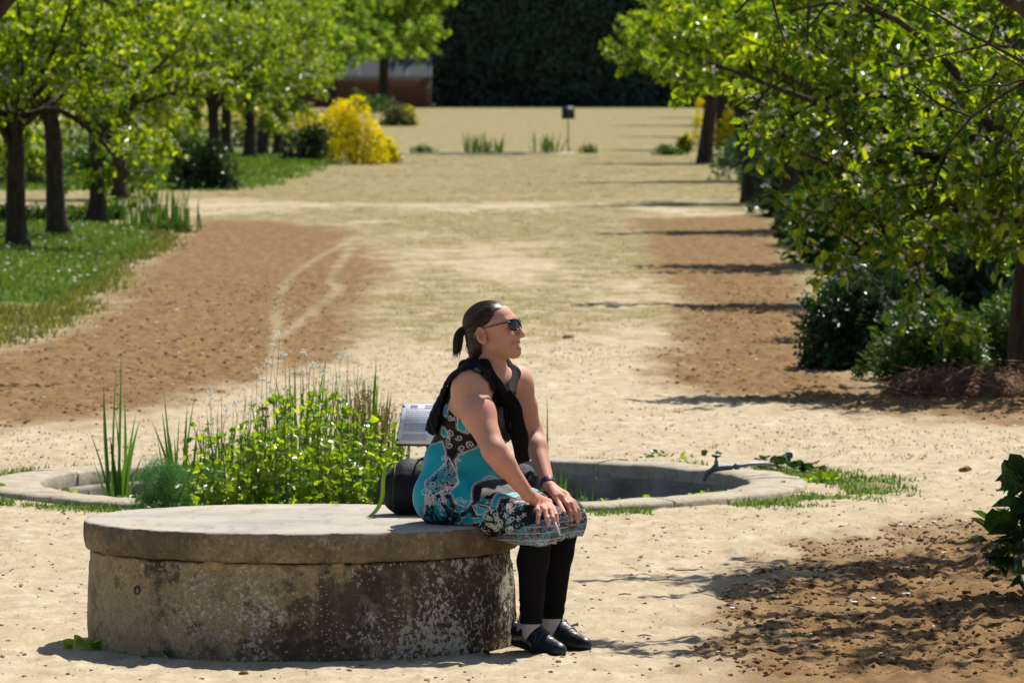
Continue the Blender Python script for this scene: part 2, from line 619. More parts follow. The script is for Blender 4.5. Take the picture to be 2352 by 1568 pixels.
def build_ground():
    def seg(a, b, st): return np.arange(a, b - st * 0.5, st)
    def geo(a, b, n): return np.sign(a) * np.geomspace(abs(a), abs(b), n)
    xs = np.concatenate([-np.geomspace(900, 16, 16), seg(-15, -7, .5), seg(-7, -3.4, .07), seg(-3.4, -2.2, .035), seg(-2.2, 2.6, .021), seg(2.6, 4.0, .04),
                         seg(4.0, 7, .12), seg(7, 15, .5), np.geomspace(15, 900, 16)])
    ys = np.concatenate([seg(-60, 18, 4.0), seg(18, 22, .3), seg(22, 34, .036), seg(34, 46, .055), seg(46, 64, .1), seg(64, 100, .22),
                         seg(100, 180, .8), seg(180, 400, 4), np.geomspace(400, 1800, 14)])
    X, Y = np.meshgrid(xs, ys, indexing='ij')
    X0, Y0 = X.ravel(), Y.ravel()
    soil_l = bed_mask(X0, Y0, [(445, 507), (620, 508), (800, 530), (862, 590), (872, 660), (800, 720), (790, 800), (650, 860), (560, 885),
                               (400, 935), (200, 962), (0, 978), (-300, 985), (-300, 815), (0, 815), (180, 742), (330, 620), (440, 530)], seed=3)
    tr = np.zeros_like(soil_l)
    for tk in ([(830, 540), (700, 610), (640, 680), (635, 780), (625, 880)], [(805, 568), (760, 640), (772, 665), (700, 730), (645, 775)]):
        w = spline(wpoly(tk), 30); d = line_d(X0, Y0 * .12, [(a, b * .12) for a, b in w])
        tr = np.maximum(tr, 1 - smooth01(d + 0.06 * (fbm(X0 * 5, Y0 * 2, octs=2, seed=8) - .5), 0.0, 0.13))
    soil_l = soil_l * (1 - 0.5 * tr)
    soil_r = bed_mask(X0, Y0, [(1440, 500), (1770, 497), (1800, 540), (1800, 600), (1850, 700), (1885, 760), (1895, 850), (2010, 890), (2352, 860),
                               (2700, 860), (2700, 985), (2352, 978), (2000, 950), (1700, 915), (1580, 902), (1515, 880), (1500, 850), (1545, 760),
                               (1550, 680), (1500, 600), (1485, 560)], soft=.2, wob=.25, seed=5)
    soil_n = bed_mask(X0, Y0, [(2150, 1202), (2352, 1190), (2900, 1180), (2900, 1700), (1560, 1700), (1620, 1600), (1700, 1520), (1760, 1450),
                               (1720, 1400), (1760, 1330), (1800, 1290), (1980, 1238)], soft=.22, wob=.4, seed=6)
    soil = np.maximum(np.maximum(soil_l, soil_r), soil_n)
    lawn = bed_mask(X0, Y0, [(-900, 518), (0, 518), (385, 528), (372, 570), (330, 612), (200, 682), (100, 715), (0, 712), (-900, 712)], soft=.3, wob=.35, seed=9)
    lawn2 = bed_mask(X0, Y0, [(-1500, 338), (760, 362), (740, 385), (620, 425), (530, 440), (-1500, 440)], soft=.3, wob=.3, seed=10)
    lawn3 = smooth01(X0 - 3.0 - 0.6 * fbm(X0, Y0 * .3, octs=2, seed=2) - .012 * np.maximum(Y0 - 60, 0), 0, .8) * smooth01(Y0, 42.5, 44) * (1 - smooth01(Y0, 112, 125))
    lawn4 = smooth01(-5.2 - X0 - .02 * np.maximum(Y0 - 150, 0), 0, .8) * smooth01(Y0, 106, 112) * (1 - smooth01(Y0, 200, 230))
    grass = np.clip(np.maximum.reduce([lawn, lawn2, lawn3, lawn4 * .9]), 0, 1) * (1 - soil)
    verge = bed_mask(X0, Y0, [(-900, 690), (0, 700), (150, 690), (340, 600), (420, 545), (450, 540), (250, 700), (180, 745), (0, 820), (-900, 830)], soft=.3, wob=.4, seed=12)
    verge_r = bed_mask(X0, Y0, [(1780, 500), (1800, 600), (1850, 700), (1880, 860), (1960, 880), (2000, 860), (1940, 640), (1900, 500)], soft=.25, wob=.3, seed=13)
    dry = np.clip(0.42 + 1.5 * (fbm(X0 * .9, Y0 * .28, octs=4, seed=21) - .45), 0, 1)
    dry = dry * smooth01(Y0, 36, 60) + 0.35 * smooth01(fbm(X0 * 3.1, Y0 * 1.1, octs=3, seed=22), .52, .68)
    far = smooth01(Y0, 66, 120)
    band = smooth01(Y0, 88, 92) * (1 - smooth01(Y0, 99, 103))
    dry = np.clip(dry * .95 + .30 * smooth01(Y0, 39, 58) + far * .62 - band * .45, 0, 1.3)
    dry = np.clip(np.maximum(dry, np.maximum(verge, verge_r) * .95), 0, 1)
    r = np.hypot(X0 - BASIN[0], Y0 - BASIN[1])
    ringw = bed_ring = (1 - smooth01(r, BASIN_R + .10, BASIN_R + .42 + .5 * smooth01(X0, .6, 2.0))) * smooth01(fbm(X0 * 4, Y0 * 2.5, octs=3, seed=31), .38, .55)
    rim_grass = ringw * (r > BASIN_R - .1)
    grass = np.maximum(grass, rim_grass * .75)
    # relief
    clod = np.abs(fbm(X0 * 17, Y0 * 9.0, octs=3, seed=41) - .5) * 2
    clod2 = fbm(X0 * 26, Y0 * 13, octs=2, seed=42)
    lump = fbm(X0 * 2.2, Y0 * 1.4, octs=3, seed=43)
    near = 1 - smooth01(Y0, 60, 110)
    Z = near * (soil * (0.040 * (clod - .25) + 0.022 * (clod2 - .5) + 0.02 * (lump - .5)) + (1 - soil) * (0.010 * (clod2 - .5) + 0.016 * (clod - .25) + 0.020 * (fbm(X0 * 6, Y0 * 3.4, octs=3, seed=44) - .5)))
    Z += lawn * .10 * smooth01(-X0, 3.6, 5.6) + 0.02 * verge * (lump - .3) + .05 * lawn2
    # level ground under the well, hollow inside the two basins
    rb = np.hypot(X0 - BENCH[0], Y0 - BENCH[1])
    Z *= smooth01(rb, .70, 1.0) * .9 + .1
    Z *= smooth01(r, BASIN_R - .05, BASIN_R + .35)
    Z = np.where(r < BASIN_R - .13, -1.1, Z)
    r2 = np.hypot(X0 - BASIN2[0], Y0 - BASIN2[1])
    Z = np.where(r2 < BASIN_R - .2, -1.1, Z)
    nx, ny = len(xs), len(ys)
    i, j = np.meshgrid(np.arange(nx - 1), np.arange(ny - 1), indexing='ij'); i = i.ravel(); j = j.ravel()
    F = np.stack([i * ny + j, (i + 1) * ny + j, (i + 1) * ny + j + 1, i * ny + j + 1], 1)

    m, nt, out = new_mat("garden_ground"); w = N(nt); c = w.coord()
    n_big = w.noise(w.mapping(c, (1, .5, 1)), 1.3, 5); n_mid = w.noise(w.mapping(c, (1, .45, 1)), 9, 5, .6); n_fin = w.noise(c, 70, 4, .6)
    sand = w.mix(w.ramp(n_mid, [(.35, 0), (.68, 1)]), (.34, .27, .17), (.53, .445, .315))
    sand = w.mix(w.ramp(n_big, [(.40, 0), (.65, .6)]), sand, (.40, .32, .205))
    sand = w.mix(w.ramp(w.noise(w.mapping(c, (1, .22, 1)), 34, 4, .7), [(.55, 0), (.70, .55)]), sand, (.23, .18, .10))
    sand = w.mix(w.ramp(n_fin, [(.60, 0), (.72, .55)]), sand, (.20, .14, .075))
    sand = w.mix(w.ramp(n_fin, [(.26, .6), (.36, 0)]), sand, (.60, .52, .40))
    straw = w.mix(w.ramp(n_mid, [(.3, 0), (.7, 1)]), (.165, .132, .042), (.31, .255, .105))
    straw = w.mix(w.ramp(n_fin, [(.4, 0), (.7, .5)]), straw, (.12, .105, .03))
    dfac = w.math('MULTIPLY', w.attr("dry"), w.ramp(w.noise(w.mapping(c, (1, .35, 1)), 4.2, 6, .7), [(.40, .12), (.60, 1)]))
    straw = w.mix(w.ramp(w.noise(w.mapping(c, (1, .3, 1), (7, 3, 0)), 2.4, 5, .65), [(.5, 0), (.64, .7)]), straw, (.135, .135, .038))
    dfac = w.math('ADD', dfac, w.math('MULTIPLY', w.math('SUBTRACT', w.attr("dry"), .55), .9), True)
    dfac = w.math('MAXIMUM', dfac, w.math('MULTIPLY', w.attr("dry"), .1), True)
    col = w.mix(dfac, sand, straw)
    soil_c = w.mix(w.ramp(n_mid, [(.32, 0), (.68, 1)]), (.100, .052, .016), (.315, .180, .064))
    soil_c = w.mix(w.ramp(w.noise(w.mapping(c, (1, .4, 1)), 3.5, 5, .65), [(.5, 0), (.68, .55)]), soil_c, (.29, .205, .10))
    soil_c = w.mix(w.ramp(n_fin, [(.35, 0), (.75, .7)]), soil_c, (.075, .038, .014))
    sfac = w.ramp(w.math('ADD', w.attr("soil"), w.math('MULTIPLY', w.math('SUBTRACT', n_mid, .5), .7)), [(.22, 0), (.78, 1)])
    col = w.mix(sfac, col, soil_c)
    gr = w.mix(w.ramp(n_fin, [(.3, 0), (.7, 1)]), (.045, .085, .010), (.12, .16, .025))
    gr = w.mix(w.ramp(n_big, [(.45, 0), (.7, .5)]), gr, (.20, .19, .06))
    gfac = w.ramp(w.math('ADD', w.attr("grass"), w.math('MULTIPLY', w.math('SUBTRACT', n_mid, .5), .8)), [(.35, 0), (.65, 1)])
    col = w.mix(gfac, col, gr)
    h = w.math('ADD', w.math('MULTIPLY', n_fin, .5), w.noise(w.mapping(c, (1, .6, 1)), 28, 3))
    w.bsdf(out, col, .92, .15, w.bump(h, .5, .012))
    me = mesh_np("ground", np.stack([X0, Y0, Z], 1), F, m, True, {"soil": soil, "grass": grass, "dry": dry})
    link("ground", me, kind="structure")
    return soil.reshape(nx, ny), grass.reshape(nx, ny), Z.reshape(nx, ny), xs, ys


G_SOIL, G_GRASS, G_Z, GXS, GYS = build_ground()


def look(arr, x, y):
    i = np.clip(np.searchsorted(GXS, x) - 1, 0, len(GXS) - 2); j = np.clip(np.searchsorted(GYS, y) - 1, 0, len(GYS) - 2)
    tx = np.clip((x - GXS[i]) / (GXS[i + 1] - GXS[i]), 0, 1); ty = np.clip((y - GYS[j]) / (GYS[j + 1] - GYS[j]), 0, 1)
    return (arr[i, j] * (1 - tx) + arr[i + 1, j] * tx) * (1 - ty) + (arr[i, j + 1] * (1 - tx) + arr[i + 1, j + 1] * tx) * ty


def gz(x, y):
    return float(look(G_Z, np.array([x]), np.array([y]))[0])


# ---------------------------------------------------------------- clods, pebbles, petals and dry tufts on the ground
def lumps(name, n, region, size, mat, kind_soil, seed, squash=.6, lift=.2, **tags):
    r = np.random.default_rng(seed)
    x0, x1, y0, y1 = region
    x = r.uniform(x0, x1, n * 4); y = y0 * (y1 / y0) ** r.random(n * 4)
    s = look(G_SOIL, x, y)
    keep = (s > .5) if kind_soil else (s < .6)
    keep &= (np.hypot(x - BENCH[0], y - BENCH[1]) > .8) & (np.hypot(x - BASIN[0], y - BASIN[1]) > BASIN_R + .05)
    x, y = x[keep][:n], y[keep][:n]; n = len(x)
    z = look(G_Z, x, y)
    t = (1 + 5 ** .5) / 2
    ic = np.array([[-1, t, 0], [1, t, 0], [-1, -t, 0], [1, -t, 0], [0, -1, t], [0, 1, t], [0, -1, -t], [0, 1, -t], [t, 0, -1], [t, 0, 1], [-t, 0, -1], [-t, 0, 1]], float) / 1.9
    fc = np.array([[0, 11, 5], [0, 5, 1], [0, 1, 7], [0, 7, 10], [0, 10, 11], [1, 5, 9], [5, 11, 4], [11, 10, 2], [10, 7, 6], [7, 1, 8], [3, 9, 4], [3, 4, 2], [3, 2, 6], [3, 6, 8], [3, 8, 9], [4, 9, 5], [2, 4, 11], [6, 2, 10], [8, 6, 7], [9, 8, 1]])
    sz = size[0] + (size[1] - size[0]) * r.random(n) ** 3
    v = ic[None] * r.uniform(.65, 1.3, (n, 12, 1)) * sz[:, None, None] * np.stack([r.uniform(.8, 1.4, n), r.uniform(.8, 1.4, n), np.full(n, squash)], 1)[:, None]
    a = r.uniform(0, 6.28, n); ca, sa = np.cos(a), np.sin(a)
    v2 = np.stack([v[..., 0] * ca[:, None] - v[..., 1] * sa[:, None], v[..., 0] * sa[:, None] + v[..., 1] * ca[:, None], v[..., 2]], -1)
    v2 += np.stack([x, y, z + lift * sz], 1)[:, None]
    f = (fc[None] + (np.arange(n) * 12)[:, None, None]).reshape(-1, 3)
    mb = MB().add(v2.reshape(-1, 3), f)
    return mb.build(name, mat, smooth=False, kind="stuff", **tags)


M_CLOD = plain_mat("clod_earth", (.16, .085, .036), .95, .1, .5, 60, .5, 180)
M_PEB = plain_mat("pebble", (.30, .22, .13), .9, .2, .75, 3, .3, 160)
M_PETAL = plain_mat("fallen_petal", (.78, .73, .70), .6, .2, .1, 12)
lumps("earth_clods", 9500, (-6, 4.5, 22.3, 62), (.002, .016), M_CLOD, True, 101, label="crumbled brown clods lying on the dug beds", cat="earth")
lumps("soil_crumbs", 9000, (.2, 3.0, 22.0, 31.0), (.002, .012), M_CLOD, True, 104, label="fine crumbs of earth on the near dug bed at the right", cat="earth")
lumps("pebbles", 7000, (-3, 3.5, 21.8, 45), (.0015, .010), M_PEB, False, 102, label="small pebbles and crumbs strewn over the sandy walk", cat="pebbles")
lumps("fallen_petals", 420, (-5, 4, 22.3, 60), (.006, .016), M_PETAL, True, 103, squash=.2, lift=.5, label="white fallen petals dotted over the dug beds", cat="petals")


def tufts(name, n, region, h, mat, test, seed, blades=6, spread=.05, wid=.004, **tags):
    r = np.random.default_rng(seed)
    x0, x1, y0, y1 = region
    x = r.uniform(x0, x1, n * 6); y = y0 * (y1 / y0) ** r.random(n * 6)
    keep = test(x, y) & (np.hypot(x - BENCH[0], y - BENCH[1]) > .8) & (np.hypot(x - BASIN[0], y - BASIN[1]) > BASIN_R)
    x, y = x[keep][:n], y[keep][:n]; n = len(x)
    x = np.repeat(x, blades) + r.normal(0, spread, n * blades); y = np.repeat(y, blades) + r.normal(0, spread, n * blades)
    z = look(G_Z, x, y) - .004
    hh = h * r.uniform(.4, 1.2, len(x)); a = r.uniform(0, 6.28, len(x)); ln = r.uniform(.2, .9, len(x)) * hh
    tip = np.stack([x + ln * np.cos(a), y + ln * np.sin(a), z + hh], 1)
    b = np.stack([x, y, z], 1); b2 = r.uniform(0, 6.28, len(x)); s = np.stack([np.cos(b2), np.sin(b2), 0 * b2], 1) * wid * (1 + y / 40)[:, None]
    v = np.stack([b - s, b + s, tip], 1).reshape(-1, 3)
    f = np.arange(len(v)).reshape(-1, 3)
    return MB().add(v, f, rnd=np.repeat(r.random(len(x)), 3)).build(name, mat, smooth=False, kind="stuff", **tags)


M_DRY = leaf_mat("dry_grass", (.20, .17, .05), (.36, .29, .11), .3, (1.2, 1.1, .7), .6, .2)
M_LAWN = leaf_mat("lawn_grass", (.050, .11, .012), (.15, .21, .03), .4, (1.5, 1.6, .6), .5, .3)
M_WEED = leaf_mat("verge_weeds", (.09, .12, .02), (.26, .24, .07), .35, (1.3, 1.3, .6), .5, .3)
tufts("dry_grass_tufts", 5000, (-5, 6, 34, 150), .022, M_DRY, lambda x, y: (look(G_SOIL, x, y) < .3) & (fbm(x * .9, y * .28, octs=4, seed=21) > .44), 111, 6, .07, .0024,
      label="thin olive dry grass tufts dotting the sandy walk", cat="grass")
tufts("green_grass_tufts", 500, (-3.5, 4, 22.5, 40), .013, M_WEED, lambda x, y: (look(G_SOIL, x, y) < .3) & (fbm(x * 3.1, y * 1.1, octs=3, seed=22) > .56), 112, 6, .03, .0016,
      label="tiny sparse green tufts on the sand near the well", cat="grass")
tufts("lawn", 9000, (-9, -3.5, 56, 88), .055, M_LAWN, lambda x, y: look(G_GRASS, x, y) > .5, 113, 5, .05, .0035,
      label="short green lawn under the apple trees at the left", cat="lawn")
tufts("far_lawn", 3500, (-12, -3.3, 98, 150), .07, M_LAWN, lambda x, y: look(G_GRASS, x, y) > .35, 117, 6, .12, .006,
      label="green grass strip before the yellow flowers at the left", cat="lawn")
tufts("verge_grass", 2500, (-6.5, -3.0, 44, 80), .07, M_WEED, lambda x, y: (look(G_SOIL, x, y) < .4) & (look(G_GRASS, x, y) < .6) & (x < -3.2 - (y - 44) * .02), 114, 6, .08, .004,
      label="straggling yellowish weeds along the lawn edge at the left", cat="weeds")
tufts("basin_edge_grass", 1500, (-3.2, 2.9, 29.3, 36), .035, M_LAWN, lambda x, y: (look(G_GRASS, x, y) > .25) & (np.hypot(x - BASIN[0], y - BASIN[1]) < BASIN_R + 1.2), 115, 6, .035, .003,
      label="fringe of green grass round the stone basin rim", cat="grass")
tufts("right_verge_grass", 1800, (2.0, 5, 43, 110), .07, M_WEED, lambda x, y: look(G_GRASS, x, y) > .3, 116, 6, .08, .004,
      label="rough grass under the apple trees at the right", cat="grass")

# ================================================================ the round stone well
def stone_mat(name, kind):
    m, nt, out = new_mat(name); w = N(nt); c = w.coord()
    big = w.noise(c, 2.6, 5, .6); mid = w.noise(c, 11, 6, .65); fin = w.noise(c, 90, 4, .65)
    streak = w.noise(w.mapping(c, (1, 1, .35)), 7, 5, .6)
    sx = w.node("ShaderNodeSeparateXYZ"); w.inp(sx, 0, c)
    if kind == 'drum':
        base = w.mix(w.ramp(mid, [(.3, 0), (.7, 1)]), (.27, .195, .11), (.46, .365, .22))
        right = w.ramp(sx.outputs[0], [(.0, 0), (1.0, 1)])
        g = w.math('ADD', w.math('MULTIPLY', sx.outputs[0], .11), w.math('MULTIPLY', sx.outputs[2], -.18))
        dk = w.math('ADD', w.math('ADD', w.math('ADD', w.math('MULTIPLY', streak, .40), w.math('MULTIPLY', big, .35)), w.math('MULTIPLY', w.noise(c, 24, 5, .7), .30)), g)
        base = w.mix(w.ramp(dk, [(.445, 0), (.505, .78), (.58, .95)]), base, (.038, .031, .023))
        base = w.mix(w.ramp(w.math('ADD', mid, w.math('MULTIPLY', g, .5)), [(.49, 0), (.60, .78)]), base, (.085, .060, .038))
        base = w.mix(w.ramp(w.math('ADD', w.math('MULTIPLY', mid, .5), w.math('MULTIPLY', w.noise(w.mapping(c, loc=(8, 3, 1)), 5.0, 5, .7), .5)), [(.55, 0), (.63, .40)]), base, (.46, .40, .30))
        li = w.math('ADD', w.math('MULTIPLY', w.noise(c, 52, 5, .68, .3), .8), w.math('MULTIPLY', w.noise(w.mapping(c, loc=(3, 1, 7)), 3.4, 3), .52))
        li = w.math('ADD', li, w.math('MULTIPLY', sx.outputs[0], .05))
        base = w.mix(w.ramp(li, [(.712, 0), (.745, .85)]), base, (.52, .46, .37))
        vo = w.voronoi(c, 60)
        vm = w.math('MULTIPLY', w.ramp(vo, [(.15, 1), (.23, 0)]), w.ramp(w.noise(w.mapping(c, loc=(1, 5, 2)), 5.5, 3), [(.52, 0), (.6, 1)]))
        base = w.mix(w.math('MULTIPLY', vm, .85), base, (.60, .55, .46))
        col = w.mix(w.ramp(fin, [(.3, .55), (.55, 0)]), base, (.10, .075, .05))
    elif kind == 'cover':
        nz = w.node("ShaderNodeSeparateXYZ"); w.inp(nz, 0, w.node("ShaderNodeNewGeometry").outputs["Normal"])
        top = w.mix(w.ramp(big, [(.35, 0), (.7, 1)]), (.32, .295, .26), (.46, .43, .37))
        top = w.mix(w.ramp(w.noise(w.mapping(c, (.4, 1, 1)), 6, 6, .65), [(.46, 0), (.62, .65)]), top, (.46, .39, .275))
        top = w.mix(w.ramp(w.noise(w.mapping(c, (1, .35, 1), (4, 2, 0)), 14, 5, .7), [(.53, 0), (.66, .6)]), top, (.24, .215, .18))
        top = w.mix(w.ramp(fin, [(.58, 0), (.75, .5)]), top, (.22, .20, .17))
        side = w.mix(w.ramp(mid, [(.35, 0), (.65, 1)]), (.15, .105, .06), (.32, .24, .15))
        side = w.mix(w.ramp(w.noise(c, 45, 5, .7), [(.55, 0), (.7, .8)]), side, (.40, .34, .26))
        side = w.mix(w.ramp(big, [(.5, 0), (.62, .6)]), side, (.075, .055, .035))
        side = w.mix(w.ramp(fin, [(.3, .6), (.5, 0)]), side, (.08, .06, .04))
        col = w.mix(w.ramp(nz.outputs[2], [(.45, 0), (.8, 1)]), side, top)
    else:                                   # kerb and basin stone
        col = w.mix(w.ramp(mid, [(.3, 0), (.7, 1)]), (.33, .28, .20), (.51, .445, .345))
        col = w.mix(w.ramp(big, [(.55, 0), (.72, .55)]), col, (.30, .24, .16))
        col = w.mix(w.ramp(w.noise(c, 26, 5, .7), [(.58, 0), (.68, .7)]), col, (.15, .12, .085))
        col = w.mix(w.ramp(fin, [(.30, .5), (.5, 0)]), col, (.14, .11, .08))
    h = w.math('ADD', w.math('MULTIPLY', mid, 1.0), w.math('MULTIPLY', fin, .35))
    w.bsdf(out, col, .93, .15, w.bump(h, .75 if kind != 'cover' else .55, .012))
    return m


M_COVER = stone_mat("weathered_concrete_cover", 'cover')
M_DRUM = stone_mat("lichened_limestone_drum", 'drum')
M_KERB = stone_mat("basin_limestone", 'kerb')


def rough_lathe(prof, seg, amp, freq, seed, closed=True):
    mb = MB().lathe(prof, seg=seg, closed=closed)
    v = mb.verts(); a = np.arctan2(v[:, 1], v[:, 0]); r = np.hypot(v[:, 0], v[:, 1])
    n = (fbm(v[:, 0] * freq, v[:, 1] * freq, v[:, 2] * freq, 4, seed) - .5) * 2
    s = amp * n
    v[:, 0] += np.cos(a) * s; v[:, 1] += np.sin(a) * s; v[:, 2] += .5 * amp * (fbm(v[:, 0] * freq + 9, v[:, 1] * freq, v[:, 2] * freq, 3, seed + 5) - .5)
    mb.v = [v]
    return mb


well = empty("stone_well", BENCH, "round lichen-stained stone well with a thick concrete cover, used as a seat", "well")
Rr, T = BENCH_R, BENCH_T
prof = [(0.001, T)] + [(x, T) for x in np.linspace(.06, Rr - .02, 14)] + [(Rr - .009, T - .001), (Rr - .003, T - .005), (Rr, T - .013), (Rr + .001, T - .03), (Rr + .001, T - .055), (Rr, T - .08),
        (Rr - .003, T - .094), (Rr - .012, T - .103), (Rr - .03, T - .106), (Rr - .12, T - .107), (.001, T - .107)]
mbc = rough_lathe(prof, 420, .010, 13, 7, False)
v = mbc.verts(); top = v[:, 2] > T - .012; rad = np.hypot(v[:, 0], v[:, 1])
v[:, 2] = np.where(top & (rad < Rr - .012), T + .0015 * (fbm(v[:, 0] * 5, v[:, 1] * 5, octs=3, seed=3) - .5), v[:, 2])
ang_ = np.arctan2(v[:, 1], v[:, 0]); edge_ = (rad > Rr - .03)
chip = smooth01(fbm(ang_ * 9, v[:, 2] * 14, octs=4, seed=57), .60, .72) * .012 + smooth01(fbm(ang_ * 30, v[:, 2] * 30, octs=3, seed=58), .58, .72) * .006
f_ = np.where(edge_, 1 - chip / np.maximum(rad, .1), 1); v[:, 0] *= f_; v[:, 1] *= f_
low = v[:, 2] < T - .07
v[:, 2] += np.where(low, .010 * (fbm(np.arctan2(v[:, 1], v[:, 0]) * 6, 0 * rad, octs=4, seed=9) - .5), 0)
mbc.v = [v]
cover = mbc.build("cover", M_COVER, well)
cover["label"] = "pale grey concrete slab with a brown rough edge"
Rd = .757
zs = np.linspace(.338, -.06, 34)
profd = [(0.3, .335), (Rd - .05, .336), (Rd - .018, .330)] + [(Rd + .004 * math.sin(z * 14) - (.006 if z > .30 else 0), z) for z in zs]
mbd = rough_lathe(profd, 460, .014, 6.5, 17, False)
v = mbd.verts(); a = np.arctan2(v[:, 1], v[:, 0])
pit = smooth01(fbm(a * 14, v[:, 2] * 18, octs=4, seed=55), .60, .75) * .010 + .004 * (fbm(a * 60, v[:, 2] * 60, octs=2, seed=56) - .5)
v[:, 0] -= np.cos(a) * pit; v[:, 1] -= np.sin(a) * pit
mbd.v = [v]
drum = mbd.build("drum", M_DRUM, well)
drum["label"] = "dark stained limestone drum patched with pale lichen"
M_MORTAR = plain_mat("old_mortar", (.34, .235, .115), .95, .1, .3, 25, .6, 90)
for (px, py, wd, hh) in ((490, 1288, .085, .020), (775, 1289, .05, .010)):
    p = P(px, py, BENCH[1] - .76); x = p[0] - BENCH[0]
    yy = -math.sqrt(max(.01, (Rd - .004) ** 2 - x * x))
    s = SDF((x - wd, yy - .05, .29), (x + wd, yy + .08, .38), .006)
    s.ell((x, yy + .006, .336 - hh * .35), (wd * .5, .016, hh), k=0)
    X, Y, Z = s.full(); s.d += (.007 * (vnoise(X * 60 + 0 * Z, Y * 60 + 0 * Z, Z * 60 + 0 * X, 4) - .5)).astype(np.float32)
    vv, ff = s.nets()
    link("mortar", mesh_np("mortar", vv, ff, M_MORTAR), well)
M_IRON = plain_mat("old_iron", (.11, .095, .08), .6, .5, .3, 60, .3, 200, .6)
p = P(307, 1365, 22.58); x = p[0] - BENCH[0]; yy = -math.sqrt(Rd ** 2 - x * x) - .004
ang = math.atan2(yy, x)
t = np.linspace(0, 2 * math.pi, 17)
ringp = np.stack([-np.sin(ang) * .0135 * np.cos(t) + x, np.cos(ang) * .0135 * np.cos(t) + yy, p[2] + .0135 * np.sin(t)], 1)
MB().tube(ringp, .0042, 6, False).build("iron_ring", M_IRON, well)

# ================================================================ round planted basins
def make_basin():
    b = empty("stone_basin", BASIN, "large round planted basin with a pale stone rim just behind the well", "basin")
    r0, r1 = BASIN_R - .285, BASIN_R
    ns = 7
    for k in range(ns):
        a0 = 2 * math.pi * k / ns + .05; a1 = 2 * math.pi * (k + 1) / ns + .05
        g = .0035 / r1
        A = np.linspace(a0 + g, a1 - g, 40)
        pr = np.array([(r0, -.05), (r0 - .002, .016), (r0 + .010, .028), (r0 + .08, .033), (r0 + .15, .035), (r0 + .22, .033), (r1 - .012, .028), (r1, .016), (r1 + .004, -.08)])
        rr, zz = pr[:, 0], pr[:, 1]
        V = np.stack([np.outer(np.cos(A), rr), np.outer(np.sin(A), rr), np.repeat(zz[None], len(A), 0)], -1)
        nn = (fbm(V[..., 0] * 5, V[..., 1] * 5, V[..., 2] * 5 + k, 4, 60) - .5)
        V[..., 2] += .022 * nn * (V[..., 2] > 0); rad = 1 + .010 * (fbm(V[..., 0] * 9, V[..., 1] * 9, V[..., 2] * 9 + k, 3, 61) - .5)
        V[..., 0] *= rad; V[..., 1] *= rad
        V[..., 2] += rng.normal(0, .003)
        na, nb = V.shape[:2]
        i, j = np.meshgrid(np.arange(na - 1), np.arange(nb - 1), indexing='ij'); i = i.ravel(); j = j.ravel()
        F = np.stack([i * nb + j, i * nb + j + 1, (i + 1) * nb + j + 1, (i + 1) * nb + j], 1)
        mb = MB().add(V.reshape(-1, 3), F)
        for e, rev in ((0, True), (na - 1, False)):
            idx = e * nb + np.arange(nb); c = V[e].mean(0)
            base = mb.n; mb.add(np.concatenate([V[e], [c]]), np.stack([np.full(nb - 1, nb), np.arange(nb - 1) + (1 if not rev else 0), np.arange(nb - 1) + (0 if not rev else 1)], 1))
        mb.build("kerb_stone", M_KERB, b)
    M_WET = plain_mat("basin_lining", (.24, .215, .18), .85, .3, .5, 4, .4, 60)
    wl = rough_lathe([(r0 + .03, -.04), (r0 - .012, -.045), (r0 - .025, -.052), (r0 - .03, -.065), (r0 - .03, -.3), (r0 - .03, -.62)], 220, .006, 6, 71, False)
    wl.build("wall", M_WET, b)
    fl = rough_lathe([(r0, -.20), (1.2, -.19), (.6, -.18), (.01, -.17)], 60, .02, 4, 72, False)
    fl.build("floor", plain_mat("basin_mud", (.055, .045, .03), .8, .3, .4, 5, .5, 30), b)
    return b


basin = make_basin()
copy_tree(basin, BASIN2, 0.4, None, "far round basin with plants, in the middle of the walk")

# ---------------------------------------------------------------- water tap on the basin rim
M_ZINC = plain_mat("galvanised_metal", (.17, .19, .21), .55, .5, .3, 40, .15, 200, .85)
tp = G(1652, 1078, .06)
tap = empty("water_tap", tp, "galvanised water tap with a pipe lying on the basin rim", "tap")
def R(x, y, z): return np.array([x, y, z], float)
MB().tube([R(.05, .0, .012), R(.10, .0, .018), R(.15, .02, .024), R(.21, .05, .026), R(.27, .09, .018)], .010, 10).build("pipe", M_ZINC, tap)
MB().tube([R(.075, 0, .014), R(.10, 0, .017)], .017, 6).build("nut", M_ZINC, tap)
s = SDF((-.12, -.05, -.09), (.09, .05, .09), .003)
s.cone(R(.06, 0, .012), R(-.02, 0, .006), .013, .016, .008).cone(R(-.02, 0, .006), R(-.055, 0, -.012), .014, .012, .012).cone(R(-.055, 0, -.012), R(-.072, 0, -.046), .012, .011, .008)
s.cone(R(-.015, 0, .01), R(-.015, 0, .04), .012, .010, .008)
vv, ff = s.nets(); link("tap_body", mesh_np("tap_body", vv, ff, M_ZINC), tap)
hd = MB().tube([R(-.015, 0, .035), R(-.015, 0, .062)], .006, 8)
hd.tube([R(-.015, 0, .060), R(-.015, 0, .066), R(-.015, 0, .072), R(-.015, 0, .076)], [.012, .024, .024, .014], 14)
hd.build("tap_handle", M_ZINC, tap)

